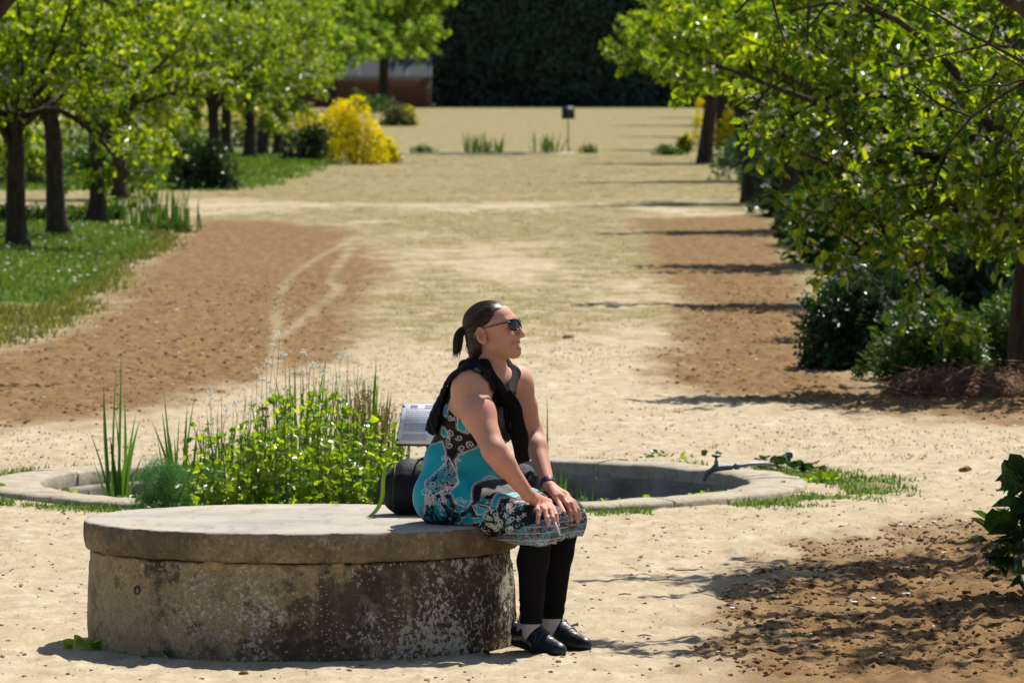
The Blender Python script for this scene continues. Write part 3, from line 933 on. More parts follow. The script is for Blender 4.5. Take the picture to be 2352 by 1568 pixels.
# ---------------------------------------------------------------- information panel
def panel(loc, label, size, post_h, yaw, tilt, detail=True):
    s = empty("information_panel", loc, label, "sign", "garden information panels", yaw)
    M_POST = plain_mat("green_black_steel", (.02, .026, .022), .5, .4)
    MB().tube([R(0, 0, -.1), R(0, 0, post_h)], .014, 10).build("post", M_POST, s)
    Rm = np.array(Matrix.Rotation(tilt, 3, 'X'))          # face -Y, leaned back
    c = R(0, 0, post_h + size[1] * .5 * math.cos(tilt) - .02)
    MB().box(c + Rm @ R(0, .008, 0), (size[0], .012, size[1]), Rm).build("panel", M_POST, s)
    sh = MB().box(c + Rm @ R(0, -.0005, 0), (size[0] - .008, .004, size[1] - .008), Rm).build("printed_sheet", plain_mat("printed_sheet", (.66, .69, .78), .35, .4, .04), s)
    ink = plain_mat("ink", (.16, .18, .25), .6, .3)
    r = np.random.default_rng(4)
    if detail:
        mb = MB(); W, H = size
        def bar(u, v_, w_, h_):
            mb.box(c + Rm @ R(u, -.0032, v_), (w_, .0012, h_), Rm)
        for k in range(3): bar(-W * .30, H * (.43 - .025 * k), W * .12, H * .014)
        for k in range(2):
            u = -W * .12
            for q in range(9):
                l = r.uniform(.02, .05) * W; bar(u + l / 2, H * (.43 - .05 * k), l * .8, H * .026); u += l
        bar(0, H * .345, W * .86, H * .006)
        for k in range(17):
            if k in (6, 12): continue
            u = -W * .42; end = W * (.42 if k < 13 else -.02) * r.uniform(.75, 1)
            while u < end:
                l = r.uniform(.03, .09) * W; bar(u + l / 2, H * (.29 - .043 * k), l * .86, H * .011); u += l
        o = mb.build("print", ink, s, smooth=False)
        for sx in (-1, 1):
            for sz in (-1, 1):
                q = c + Rm @ R(sx * (W / 2 - .01), -.004, sz * H * .40)
                MB().tube([q, q + Rm @ R(0, -.004, 0)], .006, 8).build("screw", M_POST, s)
    return s


sp = P(986, 1000, 29.75)
panel((sp[0], 29.75, 0), "white printed information panel on a dark post between plants and seated woman", (.285, .225), .355, math.radians(-14), math.radians(-36))
fp = G(1305, 352)
panel((fp[0], fp[1], 0), "small distant dark information panel standing beside the far basin", (.30, .30), .82, math.pi, math.radians(12), False)

# ================================================================ far end of the walk
def leaf_wall(name, x0, x1, y, h, thick, mat_leaf, mat_core, n, ls, seed, label, cat):
    r = np.random.default_rng(seed)
    o = empty(name, ((x0 + x1) / 2, y, 0), label, cat)
    L = x1 - x0
    nx, nz = max(8, int(L / .9)), 12
    u, v_ = np.meshgrid(np.linspace(-L / 2, L / 2, nx), np.linspace(-.1, h, nz), indexing='ij')
    fr = -thick / 2 + 1.1 * (fbm(u * .8 + seed, v_ * .8, octs=3, seed=seed) - .5)
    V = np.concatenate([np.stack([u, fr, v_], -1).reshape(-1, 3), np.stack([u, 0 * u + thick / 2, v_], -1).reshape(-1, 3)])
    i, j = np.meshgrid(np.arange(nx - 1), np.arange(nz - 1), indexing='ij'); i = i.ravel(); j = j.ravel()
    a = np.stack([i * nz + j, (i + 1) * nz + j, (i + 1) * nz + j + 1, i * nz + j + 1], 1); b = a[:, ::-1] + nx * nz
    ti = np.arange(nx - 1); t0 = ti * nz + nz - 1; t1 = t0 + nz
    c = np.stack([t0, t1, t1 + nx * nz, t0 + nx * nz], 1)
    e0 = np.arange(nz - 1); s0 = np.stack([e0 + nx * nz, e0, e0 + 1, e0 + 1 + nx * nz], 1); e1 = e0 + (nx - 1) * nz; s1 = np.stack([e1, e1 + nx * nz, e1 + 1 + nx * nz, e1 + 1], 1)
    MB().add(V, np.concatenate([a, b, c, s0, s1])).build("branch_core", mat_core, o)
    mb = MB()
    px = r.uniform(-L / 2, L / 2, n); pz = r.uniform(0, h, n)
    py = -thick / 2 + 1.1 * (fbm(px * .8 + seed, pz * .8, octs=3, seed=seed) - .5) - r.uniform(-.05, .14, n)
    k = n // 6; py[:k] = r.uniform(-thick / 2, thick / 2, k); pz[:k] = h + r.uniform(-.1, .15, k)
    d = rdir(n, r) + np.array([0, -.5, -.5]); scatter_leaves(mb, np.stack([px, py, pz], 1), d, rdir(n, r) + np.array([0, -1, .4]), ls * r.uniform(.6, 1.3, n), ls * .7, r=r)
    mb.build("foliage", mat_leaf, o, smooth=False, kind="stuff")
    return o


M_HEDGE = leaf_mat("dark_hedge_leaf", (.030, .075, .048), (.075, .145, .085), .18, (1.1, 1.4, .7), .45, .35)
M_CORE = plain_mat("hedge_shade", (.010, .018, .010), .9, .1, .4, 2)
leaf_wall("tall_hedge", -3.75, 13.0, 322, 8.2, 2.4, M_HEDGE, M_CORE, 15000, .28, 5, "tall dark green clipped hedge closing the end of the walk", "hedge")
leaf_wall("tall_hedge", -70, -2.6, 352, 8.0, 2.4, M_HEDGE, M_CORE, 9000, .4, 6, "dark hedge far behind the brick lean-to and the orchard at the left", "hedge")
leaf_wall("tall_hedge", 13.2, 80, 330, 8.0, 2.4, M_HEDGE, M_CORE, 9000, .4, 7, "dark hedge far behind the apple trees at the right", "hedge")
leaf_wall("clipped_hedge", -60, -14.5, 190, 2.6, 1.2, leaf_mat("orchard_hedge_leaf", (.03, .07, .012), (.09, .14, .03), .35), M_CORE, 9000, .16, 8, "green hedge beyond the orchard trunks at the left", "hedge")
leaf_wall("clipped_hedge", 9.0, 50, 170, 2.6, 1.2, bpy.data.materials["orchard_hedge_leaf"], M_CORE, 7000, .16, 9, "green hedge beyond the apple trees at the right", "hedge")

# low brick lean-to with a glazed roof, left of the hedge
M_BRICK, nt, out = new_mat("old_brick"); w = N(nt); c = w.coord()
br = w.node("ShaderNodeTexBrick"); w.inp(br, "Vector", w.mapping(c, (1, 1, 1)))
n_ = w.noise(c, 1.5, 4)
w.bsdf(out, w.mix(w.ramp(n_, [(.35, 0), (.65, 1)]), (.085, .035, .024), (.15, .065, .042)), .9, .2, w.bump(w.noise(c, 14, 3), .4, .02))
M_GLASS = plain_mat("greenhouse_glass", (.035, .05, .062), .6, .15, .15, 1.0)
M_TRIM = plain_mat("grey_trim", (.12, .13, .15), .6, .3)
lt = empty("brick_lean_to", (-8.6, 316, 0), "low red brick lean-to with a grey glazed roof beside the tall hedge", "building")
rb = np.random.default_rng(31)
MB().box((0, 1.0, .70), (9.4, 1.6, 1.40)).build("wall_core", plain_mat("brick_mortar", (.20, .16, .13), .95, .1), lt)
brick = MB().box((0, 0, 0), (.46, .12, .135)).mesh("brick", M_BRICK, False)
for row in range(9):
    for k in range(20):
        x = -4.7 + .25 + k * .48 + (.24 if row % 2 else 0)
        if x > 4.6: continue
        o = link("brick", brick, lt, (x, .16 + rb.normal(0, .006), .085 + row * .152))
for k in range(8):
    x = -4.1 + k * 1.17
    Rm = np.array(Matrix.Rotation(math.radians(40), 3, 'X'))
    pn = MB().box((x, .85, 2.02), (1.10, 1.75, .03), Rm).build("roof_pane", M_GLASS, lt, smooth=False)
    MB().box((x + .585, .84, 2.04), (.07, 1.8, .06), Rm).build("glazing_bar", M_TRIM, lt, smooth=False)
MB().box((0, .14, 1.47), (9.5, .2, .12)).build("eaves", M_TRIM, lt, smooth=False)
MB().box((0, 1.65, 1.8), (9.3, .2, 1.5)).build("back_wall", M_BRICK, lt, smooth=False)

# ================================================================ trees
M_BARK, nt, out = new_mat("apple_bark"); w = N(nt); c = w.coord()
n_ = w.noise(w.mapping(c, (1, 1, .3)), 22, 5, .65)
w.bsdf(out, w.mix(w.ramp(n_, [(.3, 0), (.7, 1)]), (.020, .014, .011), (.085, .062, .048)), .9, .2, w.bump(n_, .9, .03))
M_TWIG = plain_mat("twig_bark", (.060, .042, .032), .8, .25, .4, 30)
M_APPLE = leaf_mat("apple_leaf", (.040, .115, .007), (.400, .490, .024), .54, (1.55, 1.5, .26), .27, .6)
M_APPLE2 = leaf_mat("soft_green_leaf", (.09, .20, .025), (.28, .40, .06), .52, (1.7, 1.6, .5), .4, .4)
M_BLOOM = leaf_mat("apple_blossom", (.70, .60, .60), (.82, .78, .76), .35, (1, .96, .94), .6, .2)


def curve_branch(p0, d0, length, n, up, droop, r, wig=.10):
    pts = [np.array(p0, float)]; d = np.array(d0, float); d /= np.linalg.norm(d)
    st = length / (n - 1)
    for i in range(n - 1):
        t = i / (n - 1)
        d = d + np.array([0, 0, up * (1 - t) - droop * t]) / n * 2 + r.normal(0, wig, 3)
        d /= np.linalg.norm(d); pts.append(pts[-1] + d * st)
    return np.array(pts)


def make_tree(seed, label, cat="tree", group=None, name="apple_tree", th=1.25, tr=.14, R_=1.9, nl=7, leaf=.095, mat=None, bloom=.35, limbs=None, elev=(.15, .9), nsub=6, ntw=4, per=6, lean=(.06, .02), droop=.55, hi_leaf=0, zmin=None, tw_len=(.22, .46)):
    r = np.random.default_rng(seed)
    o = empty(name, (0, 0, 0), label, cat, group)
    mat = mat or M_APPLE
    zz = np.linspace(-.08, th, 9)
    tp = np.stack([lean[0] * np.maximum(zz, 0) ** 1.5 + .02 * np.sin(zz * 3 + seed), lean[1] * zz + .02 * np.cos(zz * 4 + seed), zz], 1)
    rad = tr * (1 - .25 * zz / th) * (1 + .55 * np.exp(-np.maximum(zz, 0) / .09))
    trunk = MB().tube(tp, rad, 14)
    v = trunk.verts(); v += .012 * (np.stack([fbm(v[:, 0] * 12, v[:, 1] * 12, v[:, 2] * 5, 2, seed + q) for q in range(3)], 1) - .5) * 2; trunk.v = [v.astype(np.float32)]
    trunk.build("trunk", M_BARK, o)
    spur_p, spur_d = [], []
    jobs = []
    if limbs is not None:
        for lp in limbs: jobs.append(spline(lp, 12))
    for k in range(nl):
        a = 2 * math.pi * k / nl + r.normal(0, .25) + seed
        e = r.uniform(*elev); p0 = tp[int(r.integers(6, 9))]
        jobs.append(curve_branch(p0, (math.cos(a) * math.cos(e), math.sin(a) * math.cos(e), math.sin(e)), R_ * r.uniform(.85, 1.18), 12, .35, droop, r, .09))
    for L in jobs:
        mb = MB(); ll = np.linalg.norm(np.diff(L, axis=0), axis=1).sum()
        mb.tube(L, np.linspace(tr * .36, .009, 12), 7)
        for s_ in range(nsub):
            t = .22 + .78 * (s_ + r.random()) / nsub; i = min(10, int(t * 11)); p0 = L[i]
            d = L[i + 1] - L[i]; d /= np.linalg.norm(d)
            q = np.cross(d, rdir(1, r)[0]); q /= np.linalg.norm(q) + 1e-9
            dd = d * .55 + q * .9 + np.array([0, 0, .15]); sl = ll * r.uniform(.28, .50) * (1.15 - .5 * t)
            S = curve_branch(p0, dd, sl, 8, .25, droop * 1.1, r, .14)
            mb.tube(S, np.linspace(.011, .004, 8), 5, False)
            for i2 in range(2, 8): spur_p.append(S[i2]); spur_d.append(S[i2] - S[i2 - 1])
            for w_ in range(ntw):
                j = int(r.integers(1, 7)); d2 = S[j + 1] - S[j]; d2 /= np.linalg.norm(d2)
                q = np.cross(d2, rdir(1, r)[0]); q /= np.linalg.norm(q) + 1e-9
                T_ = curve_branch(S[j], d2 * .6 + q, r.uniform(*tw_len), 6, .25, droop, r, .18)
                mb.tube(T_, np.linspace(.006, .0025, 6), 4, False)
                for i3 in range(1, 6): spur_p.append(T_[i3]); spur_d.append(T_[i3] - T_[i3 - 1])
        mb.build("limb", M_BARK if True else M_TWIG, o)
    sp_, sd_ = np.array(spur_p), np.array(spur_d)
    if zmin is not None:
        k = sp_[:, 2] > zmin; sp_, sd_ = sp_[k], sd_[k]
    n = len(sp_) * per
    pos = np.repeat(sp_, per, 0) + r.normal(0, .018, (n, 3)); dr = np.repeat(sd_ / np.linalg.norm(sd_, axis=1)[:, None], per, 0)
    d = dr * .5 + rdir(n, r) * .95 + np.array([0, 0, -.30])
    up = rdir(n, r) * .75 + np.array([0, 0, .9])
    ln = leaf * r.uniform(.5, 1.25, n); rnd = np.clip(r.normal(.45, .26, n), 0, .999)
    if hi_leaf:
        # the leaves that show largest are objects of their own
        key = pos[:, 1] + r.normal(0, .25, n) - 1.2 * (ln / leaf); order = np.argsort(key); near_, rest = order[:hi_leaf], order[hi_leaf:]
    else:
        near_, rest = [], np.arange(n)
    mb = MB(); scatter_leaves(mb, pos[rest], d[rest], up[rest], ln[rest], ln[rest] * .56, rnd=rnd[rest])
    mb.build("crown", mat, o, smooth=False, kind="stuff")
    if len(near_):
        lms = []
        for q in range(6):
            b = MB(); b.add(LEAF_V * np.array([1, .56, 1]), LEAF_F, rnd=float(q) / 6 * .9); lms.append(b.mesh("leaf", mat, False))
        Fm = frames(d[near_], up[near_])
        for q, i in enumerate(near_):
            lo_ = link("leaf", lms[q % 6], o)
            Mx = Matrix([[*(Fm[q][a] * ln[i]), pos[i][a]] for a in range(3)] + [[0, 0, 0, 1]])
            lo_.matrix_basis = Mx
    if bloom:
        k = r.random(len(sp_)) < bloom * .35; cpos = sp_[k]
        m_ = 5; nb = len(cpos) * m_
        fp = np.repeat(cpos, m_, 0) + r.normal(0, .022, (nb, 3)) + np.array([0, 0, .02])
        mb = MB()
        fd = rdir(nb, r) + np.array([0, -.2, .7]); fd /= np.linalg.norm(fd, axis=1)[:, None]
        t1 = np.cross(fd, rdir(nb, r)); t1 /= np.linalg.norm(t1, axis=1)[:, None]; t2 = np.cross(fd, t1)
        for q in range(5):
            a = q * 2 * math.pi / 5; pd = t1 * math.cos(a) + t2 * math.sin(a) + fd * .35
            scatter_leaves(mb, fp, pd, fd, .017, .016, rnd=r.random(nb))
        mb.build("blossom", M_BLOOM, o, smooth=False, kind="stuff")
    return o


GA = "apple trees along the right side of the walk"; GB = "apple trees along the left side of the walk"
# nearest tree in the right row, its low limbs reaching over the bed
D_A, X_A = 41.8, 3.28
def LA(*pts): return [np.array([x - X_A, y, z]) for x, y, z in pts]
limA = [LA((3.3, 0, 1.05), (2.95, -.25, 1.6), (2.45, -.45, 1.85), (2.0, -.5, 1.88), (1.6, -.5, 2.05)),
        LA((3.3, 0, 1.0), (2.9, -.35, 1.4), (2.5, -.5, 1.5), (2.15, -.55, 1.4), (1.85, -.6, 1.5)),
        LA((3.3, 0, .95), (2.95, -.3, 1.2), (2.55, -.6, 1.12), (2.25, -.7, .95), (2.08, -.75, .82)),
        LA((3.3, 0, 1.0), (3.05, -.5, 1.3), (2.75, -.8, 1.1), (2.55, -.9, .85), (2.47, -.95, .66)),
        LA((3.3, 0, 1.2), (2.9, -.3, 1.9), (2.5, -.5, 2.3), (2.1, -.6, 2.45), (1.75, -.6, 2.4)),
        LA((3.3, 0, 1.1), (3.15, -.5, 1.6), (2.9, -.9, 1.7), (2.7, -1.1, 1.5), (2.6, -1.2, 1.25)),
        LA((3.3, 0, 1.2), (3.3, -.6, 1.9), (3.2, -1.0, 2.2), (3.05, -1.2, 2.1), (2.95, -1.3, 1.9)),
        LA((3.3, 0, 1.0), (3.45, -.5, 1.4), (3.4, -.9, 1.4), (3.3, -1.1, 1.15), (3.2, -1.2, .95))]
tA = make_tree(3, "nearest right-hand apple tree, low blossoming branches drooping over dug earth", group=GA, th=1.2, tr=.10, R_=1.7, nl=4, limbs=limA, bloom=.8, hi_leaf=290, leaf=.086, per=4, nsub=7, ntw=4, elev=(.25, 1.0), tw_len=(.16, .36), droop=.35)
tA.location = (X_A, D_A, 0)
protoR = make_tree(11, "", group=GA, th=1.4, tr=.13, R_=2.05, nl=11, leaf=.105, bloom=.4, elev=(.50, 1.25), per=6, droop=.10, zmin=1.6)
protoL = make_tree(23, "", group=GB, limbs=[[(0, 0, 1.4), (.35, -.3, 1.5), (.7, -.5, 1.25), (.95, -.6, .95), (1.05, -.65, .75)], [(0, 0, 1.4), (-.4, .3, 1.5), (-.8, .4, 1.3), (-1.1, .5, 1.0)]], th=1.45, tr=.115, R_=1.85, nl=9, leaf=.09, bloom=.7, elev=(.05, 1.1), per=5, lean=(-.05, .0), droop=.42)
protoM = make_tree(37, "", group=GB, th=1.55, tr=.12, R_=2.0, nl=9, leaf=.095, bloom=.45, elev=(.05, 1.1), per=5, lean=(.05, .03), mat=M_APPLE, droop=.42)
protoH = make_tree(41, "", th=2.2, tr=.13, R_=2.0, nl=9, leaf=.10, bloom=.1, elev=(.35, 1.2), per=4, droop=.12, zmin=2.45, nsub=5, ntw=3)
protoF = make_tree(53, "", name="broadleaf_tree", th=1.3, tr=.10, R_=1.9, nl=10, leaf=.13, bloom=0, elev=(-.05, 1.2), per=5, mat=M_APPLE2)
used = set()


def plant(proto, x, y, rz, sc, label, group=None, sz=None):
    s = (sc, sc, sz or sc)
    if id(proto) not in used:
        used.add(id(proto)); o = proto
        o.location = (x, y, gz(x, y) - .01); o.rotation_euler = (0, 0, rz); o.scale = s; o["label"] = label
        if group: o["group"] = group
        return o
    return copy_tree(proto, (x, y, gz(x, y) - .01), rz, s, label, group)


ords = ["second", "third", "fourth", "fifth", "sixth", "seventh", "eighth", "ninth", "tenth"]
for k, (x, y, rz, sc) in enumerate([(4.2, 48.5, 1.6, 1.0), (3.7, 57, 2.2, 1.05), (3.5, 68, 4.0, 1.05), (3.45, 82, 5.1, 1.08), (3.6, 98, 1.2, 1.08), (4.2, 117, 3.0, 1.15), (4.1, 138, .2, 1.2), (5.2, 160, 2.0, 1.3), (6.2, 190, 4.4, 1.4)]):
    plant(protoR, x, y, rz, sc, f"{ords[k]} apple tree back in the row along the right of the walk", GA)
for k, (x, y, rz, sc) in enumerate([(7.0, 60, 1.0, 1.1), (7.3, 84, 2.0, 1.15), (7.6, 112, 3.0, 1.2), (8.5, 150, 5.0, 1.4)]):
    plant(protoM, x, y, rz, sc, f"{['nearest', 'second', 'third', 'farthest'][k]} apple tree of the hidden row far right behind the first", "apple trees of the back row at the right")
left = [(-5.36, 71.0, .3, 1.0, protoL, "leftmost dark-trunked apple tree standing on the lawn at the left"),
        (-5.27, 75.9, 2.4, 1.0, protoM, "second apple trunk from the left edge, leaning, on the lawn"),
        (-5.36, 84.2, 4.4, 1.05, protoL, "third dark apple trunk from the left edge, at the lawn's far end"),
        (-6.05, 101, 1.4, 1.0, protoM, "apple tree just behind the lawn, left of the dark round bush"),
        (-5.8, 143.7, 3.3, 1.15, protoL, "leftmost of three close trunks before the yellow flowers"),
        (-5.65, 148.6, .9, 1.1, protoM, "middle one of three close trunks before the yellow flowers"),
        (-5.42, 152, 5.3, 1.1, protoL, "right one of three close trunks before the yellow flowers"),
        (-6.7, 154, 2.0, 1.1, protoM, "slim trunk left of the three close trunks"),
        (-5.6, 122, 4.0, 1.05, protoL, "apple tree in the left row behind the dark round bush")]
for x, y, rz, sc, pr, lb in left: plant(pr, x, y, rz, sc, lb, GB)
back = [(-8.3, 92, .5), (-8.6, 112, 1.5), (-8.4, 131, 2.6), (-9.2, 150, 3.3), (-7.8, 160, 4.4), (-8.6, 175, 5.2), (-12.4, 104, .2), (-12.0, 128, 1.8), (-12.5, 156, 3.6), (-11.5, 185, 4.9), (-16, 140, 1.0), (-16.5, 175, 2.0)]
bl = ["nearest", "second", "third", "fourth", "fifth", "sixth"]
for k, (x, y, rz) in enumerate(back):
    row = "second orchard row" if k < 6 else ("third orchard row" if k < 10 else "fourth orchard row")
    plant(protoM if k % 2 else protoL, x, y, rz, 1.1, f"{bl[k if k < 6 else (k - 6 if k < 10 else k - 10)]} grey-trunked apple tree of the {row} at the left", "apple trees of the left orchard")
far = [(-5.9, 300, .3, 2.7, "large pale green tree hanging over the brick lean-to"), (-8.0, 292, 4.0, 2.0, "lower pale tree half hiding the brick lean-to"), (-9.2, 245, 2.0, 2.2, "pale green tree left of the one over the brick lean-to"), (-7.4, 205, 3.0, 1.6, "light green tree behind the yellow flowers at the left"),
       (-14, 235, 4.0, 2.2, "light green tree in the far left behind the orchard"), (8.2, 225, 1.0, 1.9, "light green tree at the far end of the right row"), (11, 260, 3.0, 2.4, "pale tree behind the far end of the right row"), (-19, 270, 1.0, 2.6, "broad tree far left before the dark hedge")]
for x, y, rz, sc, lb in far: plant(protoF, x, y, rz, sc, lb, "pale broadleaf trees at the garden's far end")
plant(protoH, 2.9, 28.4, 1.0, 1.0, "apple tree just beyond the right edge, its shadow streaking the dug earth", "tall apple trees beside the frame")
plant(protoH, 2.95, 25.6, 3.4, .98, "near apple tree beyond the right edge, shadow falling before her feet", "tall apple trees beside the frame")
plant(protoH, -3.72, 43.6, 2.0, 1.25, "apple tree beyond the left edge, its shadow on the brown bed", "tall apple trees beside the frame")

# ================================================================ shrubs and beds
def shrub(name, label, cat, loc, w_, d_, h, mat, n, ls, lw=.5, shape=LEAF_V, faces=LEAF_F, seed=1, clumps=14, stems=8, inner=.45, group=None, topmat=None, zb=.2, stem_mat=None):
    r = np.random.default_rng(seed)
    o = empty(name, loc, label, cat, group)
    c = rdir(clumps, r, .3); c[:, 2] = np.abs(c[:, 2]); c = c * r.uniform(.45, .85, clumps)[:, None]
    cs = r.uniform(.28, .48, clumps)
    k = r.integers(0, clumps, n); u = rdir(n, r, .15)
    rad = np.where(r.random(n) < inner, r.random(n) ** .5, r.uniform(.85, 1.08, n))
    p = c[k] + u * (cs[k] * rad)[:, None]
    p[:, 2] = np.abs(p[:, 2])
    p = p * np.array([w_ / 2, d_ / 2, h]) * .95
    d = u * np.array([1, 1, .7]) + rdir(n, r) * .6 + np.array([0, 0, zb]); up = rdir(n, r) * .5 + u * .6 + np.array([0, 0, .8])
    ln = ls * r.uniform(.55, 1.3, n)
    mb = MB(); scatter_leaves(mb, p, d, up, ln, ln * lw, shape, np.clip(r.normal(.45, .25, n), 0, .999), faces=faces)
    mb.build("foliage", mat, o, smooth=False, kind="stuff")
    for q in range(stems):
        e = c[q % clumps] * np.array([w_ / 2, d_ / 2, h]) * .8; b = np.array([e[0] * .25, e[1] * .25, -.03])
        MB().tube(spline([b, (b + e) / 2 + r.normal(0, .02, 3), e], 6), np.linspace(.012, .005, 6), 5, False).build("stem", stem_mat or M_TWIG, o)
    if topmat is not None:
        m_, nt_, sz_ = topmat
        pp = c[r.integers(0, clumps, nt_)] + rdir(nt_, r, .5) * .42; pp[:, 2] = np.abs(pp[:, 2]) + .02; pp = pp * np.array([w_ / 2, d_ / 2, h])
        mb = MB(); scatter_leaves(mb, pp, rdir(nt_, r, .6), rdir(nt_, r, .8), sz_ * r.uniform(.6, 1.3, nt_), sz_ * .9)
        mb.build("flowers", m_, o, smooth=False, kind="stuff")
    return o


M_DARK = leaf_mat("dark_glossy_leaf", (.012, .034, .012), (.040, .085, .022), .22, (1.3, 1.5, .5), .30, .5)
M_BLUE = leaf_mat("blue_green_leaf", (.016, .045, .026), (.055, .105, .060), .22, (1.2, 1.4, .7), .34, .5)
M_MID = leaf_mat("mid_green_leaf", (.028, .075, .014), (.085, .150, .028), .38, (1.5, 1.6, .5), .36, .45)
M_LIME = leaf_mat("lime_leaf", (.06, .14, .012), (.17, .26, .03), .45, (1.6, 1.5, .4), .4, .4)
M_YEL = leaf_mat("yellow_flower", (.82, .66, .004), (.92, .80, .015), .45, (1.0, 1.0, .4), .6, .2)
M_GREY = leaf_mat("grey_sage_leaf", (.06, .09, .055), (.15, .19, .12), .25, (1.2, 1.3, .9), .6, .3)


def at(px, py): return tuple(G(px, py)[:2]) + (0,)


# left side
b = at(465, 438); shrub("round_bush", "dense dark round bush at the corner of the cross path", "bush", b, 1.15, 1.0, .80, M_DARK, 2600, .10, .45, seed=61)
b = at(310, 425); shrub("grey_bush", "low grey-green bush left of the dark round bush", "bush", b, 1.0, .8, .42, M_GREY, 1500, .07, .4, seed=62)
b = at(60, 430); shrub("grey_bush", "grey-green bush behind the leftmost trunks", "bush", b, 1.6, .9, .65, M_GREY, 1800, .08, .4, seed=63)
for k, (px, py, w_, h_, lb) in enumerate([(20, 520, .55, .28, "low green bedding plant left of the leftmost trunk"), (90, 515, .5, .25, "low green bedding plant between the first two left trunks"), (175, 512, .5, .25, "low green bedding plant between the second and third left trunks"), (265, 505, .4, .25, "low green plant right of the third left trunk")]):
    shrub("bedding_plant", lb, "plant", at(px, py), w_, .5, h_, M_MID, 700, .07, .5, seed=70 + k, group="low plants round the left trunks", topmat=(M_YEL, 25, .03) if k < 3 else None)
# yellow woad plants
M_WOAD = leaf_mat("woad_leaf", (.04, .09, .03), (.10, .16, .05), .3, (1.3, 1.4, .6))
for k, (px, py, w_, h_, n_, lb) in enumerate([(815, 378, 1.35, 1.15, 3600, "tallest yellow flowering clump beside the walk at the left"), (880, 376, .70, .50, 1700, "low right end of the yellow flowering clump at the left"), (775, 352, 1.3, 1.2, 2400, "yellow flowering clump behind the tallest one"), (690, 335, 1.4, .95, 1800, "yellow flowers showing between the left trunks"),
                                          (560, 325, 1.6, .95, 1600, "yellow flowers left of the three close trunks"), (420, 322, 2.0, 1.0, 1500, "yellow flowers far left between the grey trunks"), (925, 290, 1.2, .7, 500, "small yellow patch at the far left end of the walk"),
                                          (1640, 338, 1.1, 1.35, 2200, "yellow flowering clump beside the walk at the right"), (1688, 345, .9, 1.0, 1500, "yellow flowering clump under the right-hand trees"), (1572, 352, .45, .40, 260, "small yellow-topped plant right of the far basin")]):
    shrub("yellow_flower_clump", lb, "flowers", at(px, py), w_, w_ * .9, h_, M_WOAD, 700, .10, .35, seed=80 + k, topmat=(M_YEL, n_, .055), group="yellow flowering clumps")
b = at(712, 372); shrub("green_bush", "dark green bush just left of the yellow clump", "bush", b, 1.15, .9, .85, M_DARK, 1800, .10, .5, seed=95)
b = at(745, 360); shrub("green_bush", "bluish leafy bush at the foot of the yellow clump", "bush", b, .8, .7, .62, M_BLUE, 1200, .12, .4, seed=96)
b = at(835, 262); shrub("green_bush", "small light bush before the brick lean-to", "bush", b, 2.2, 1.2, 1.1, M_MID, 900, .16, .5, seed=97)
b = at(905, 290); shrub("green_bush", "grey-green bush at the far left end of the walk", "bush", b, 1.4, 1.0, .8, M_GREY, 900, .14, .4, seed=98)
# upright spiky clump at the lawn's corner
def spikes(name, label, cat, loc, n, w_, h, mat, seed, wid=.012, lean=.35, group=None):
    r = np.random.default_rng(seed); o = empty(name, loc, label, cat, group)
    for q in range(n):
        b = np.array([r.normal(0, w_ / 4), r.normal(0, w_ / 4), -.02]); hh = h * r.uniform(.5, 1.05); a = r.uniform(0, 6.28); l_ = lean * hh * r.random()
        t = np.linspace(0, 1, 6)[:, None]; pts = b + np.concatenate([l_ * math.cos(a) * t ** 2, l_ * math.sin(a) * t ** 2, hh * t], 1)
        w2 = wid * np.array([.7, 1, .95, .8, .5, .06]); sd = np.array([math.cos(a + 1.2), math.sin(a + 1.2), 0]) if r.random() < .5 else np.array([1, .2, 0])
        V = np.concatenate([pts - sd * w2[:, None], pts + sd * w2[:, None]]); i = np.arange(5); F = np.stack([i, i + 1, i + 7, i + 6], 1)
        MB().add(V, F, rnd=r.random()).build("leaf", mat, o, smooth=True)
    return o


spikes("spiky_plant", "tall upright spiky green clump at the corner of the brown bed", "plant", at(365, 530), 90, .95, .62, M_MID, 101, .013, .25)
shrub("low_plant", "low leafy growth at the foot of the spiky clump", "plant", at(380, 536), .75, .4, .18, M_MID, 500, .07, .4, seed=102)
# far basin plants
for k, (px, w_, h_, lb) in enumerate([(1110, .9, .55, "wispy reed clump in the far basin, left"), (1255, .9, .55, "dense green clump in the far basin beside the small sign"), (1350, .4, .28, "small clump at the far basin's right end")]):
    spikes("reed_clump", lb, "plant", at(px, 352), 34, w_, h_, M_MID, 110 + k, .02, .5, "plants of the far basin")
shrub("low_plant", "low green plant at the left end of the far basin", "plant", at(975, 354), .65, .5, .20, M_MID, 400, .07, .5, seed=115)
shrub("low_plant", "low green plant right of the far basin", "plant", at(1535, 357), .8, .5, .28, M_MID, 500, .08, .5, seed=116)
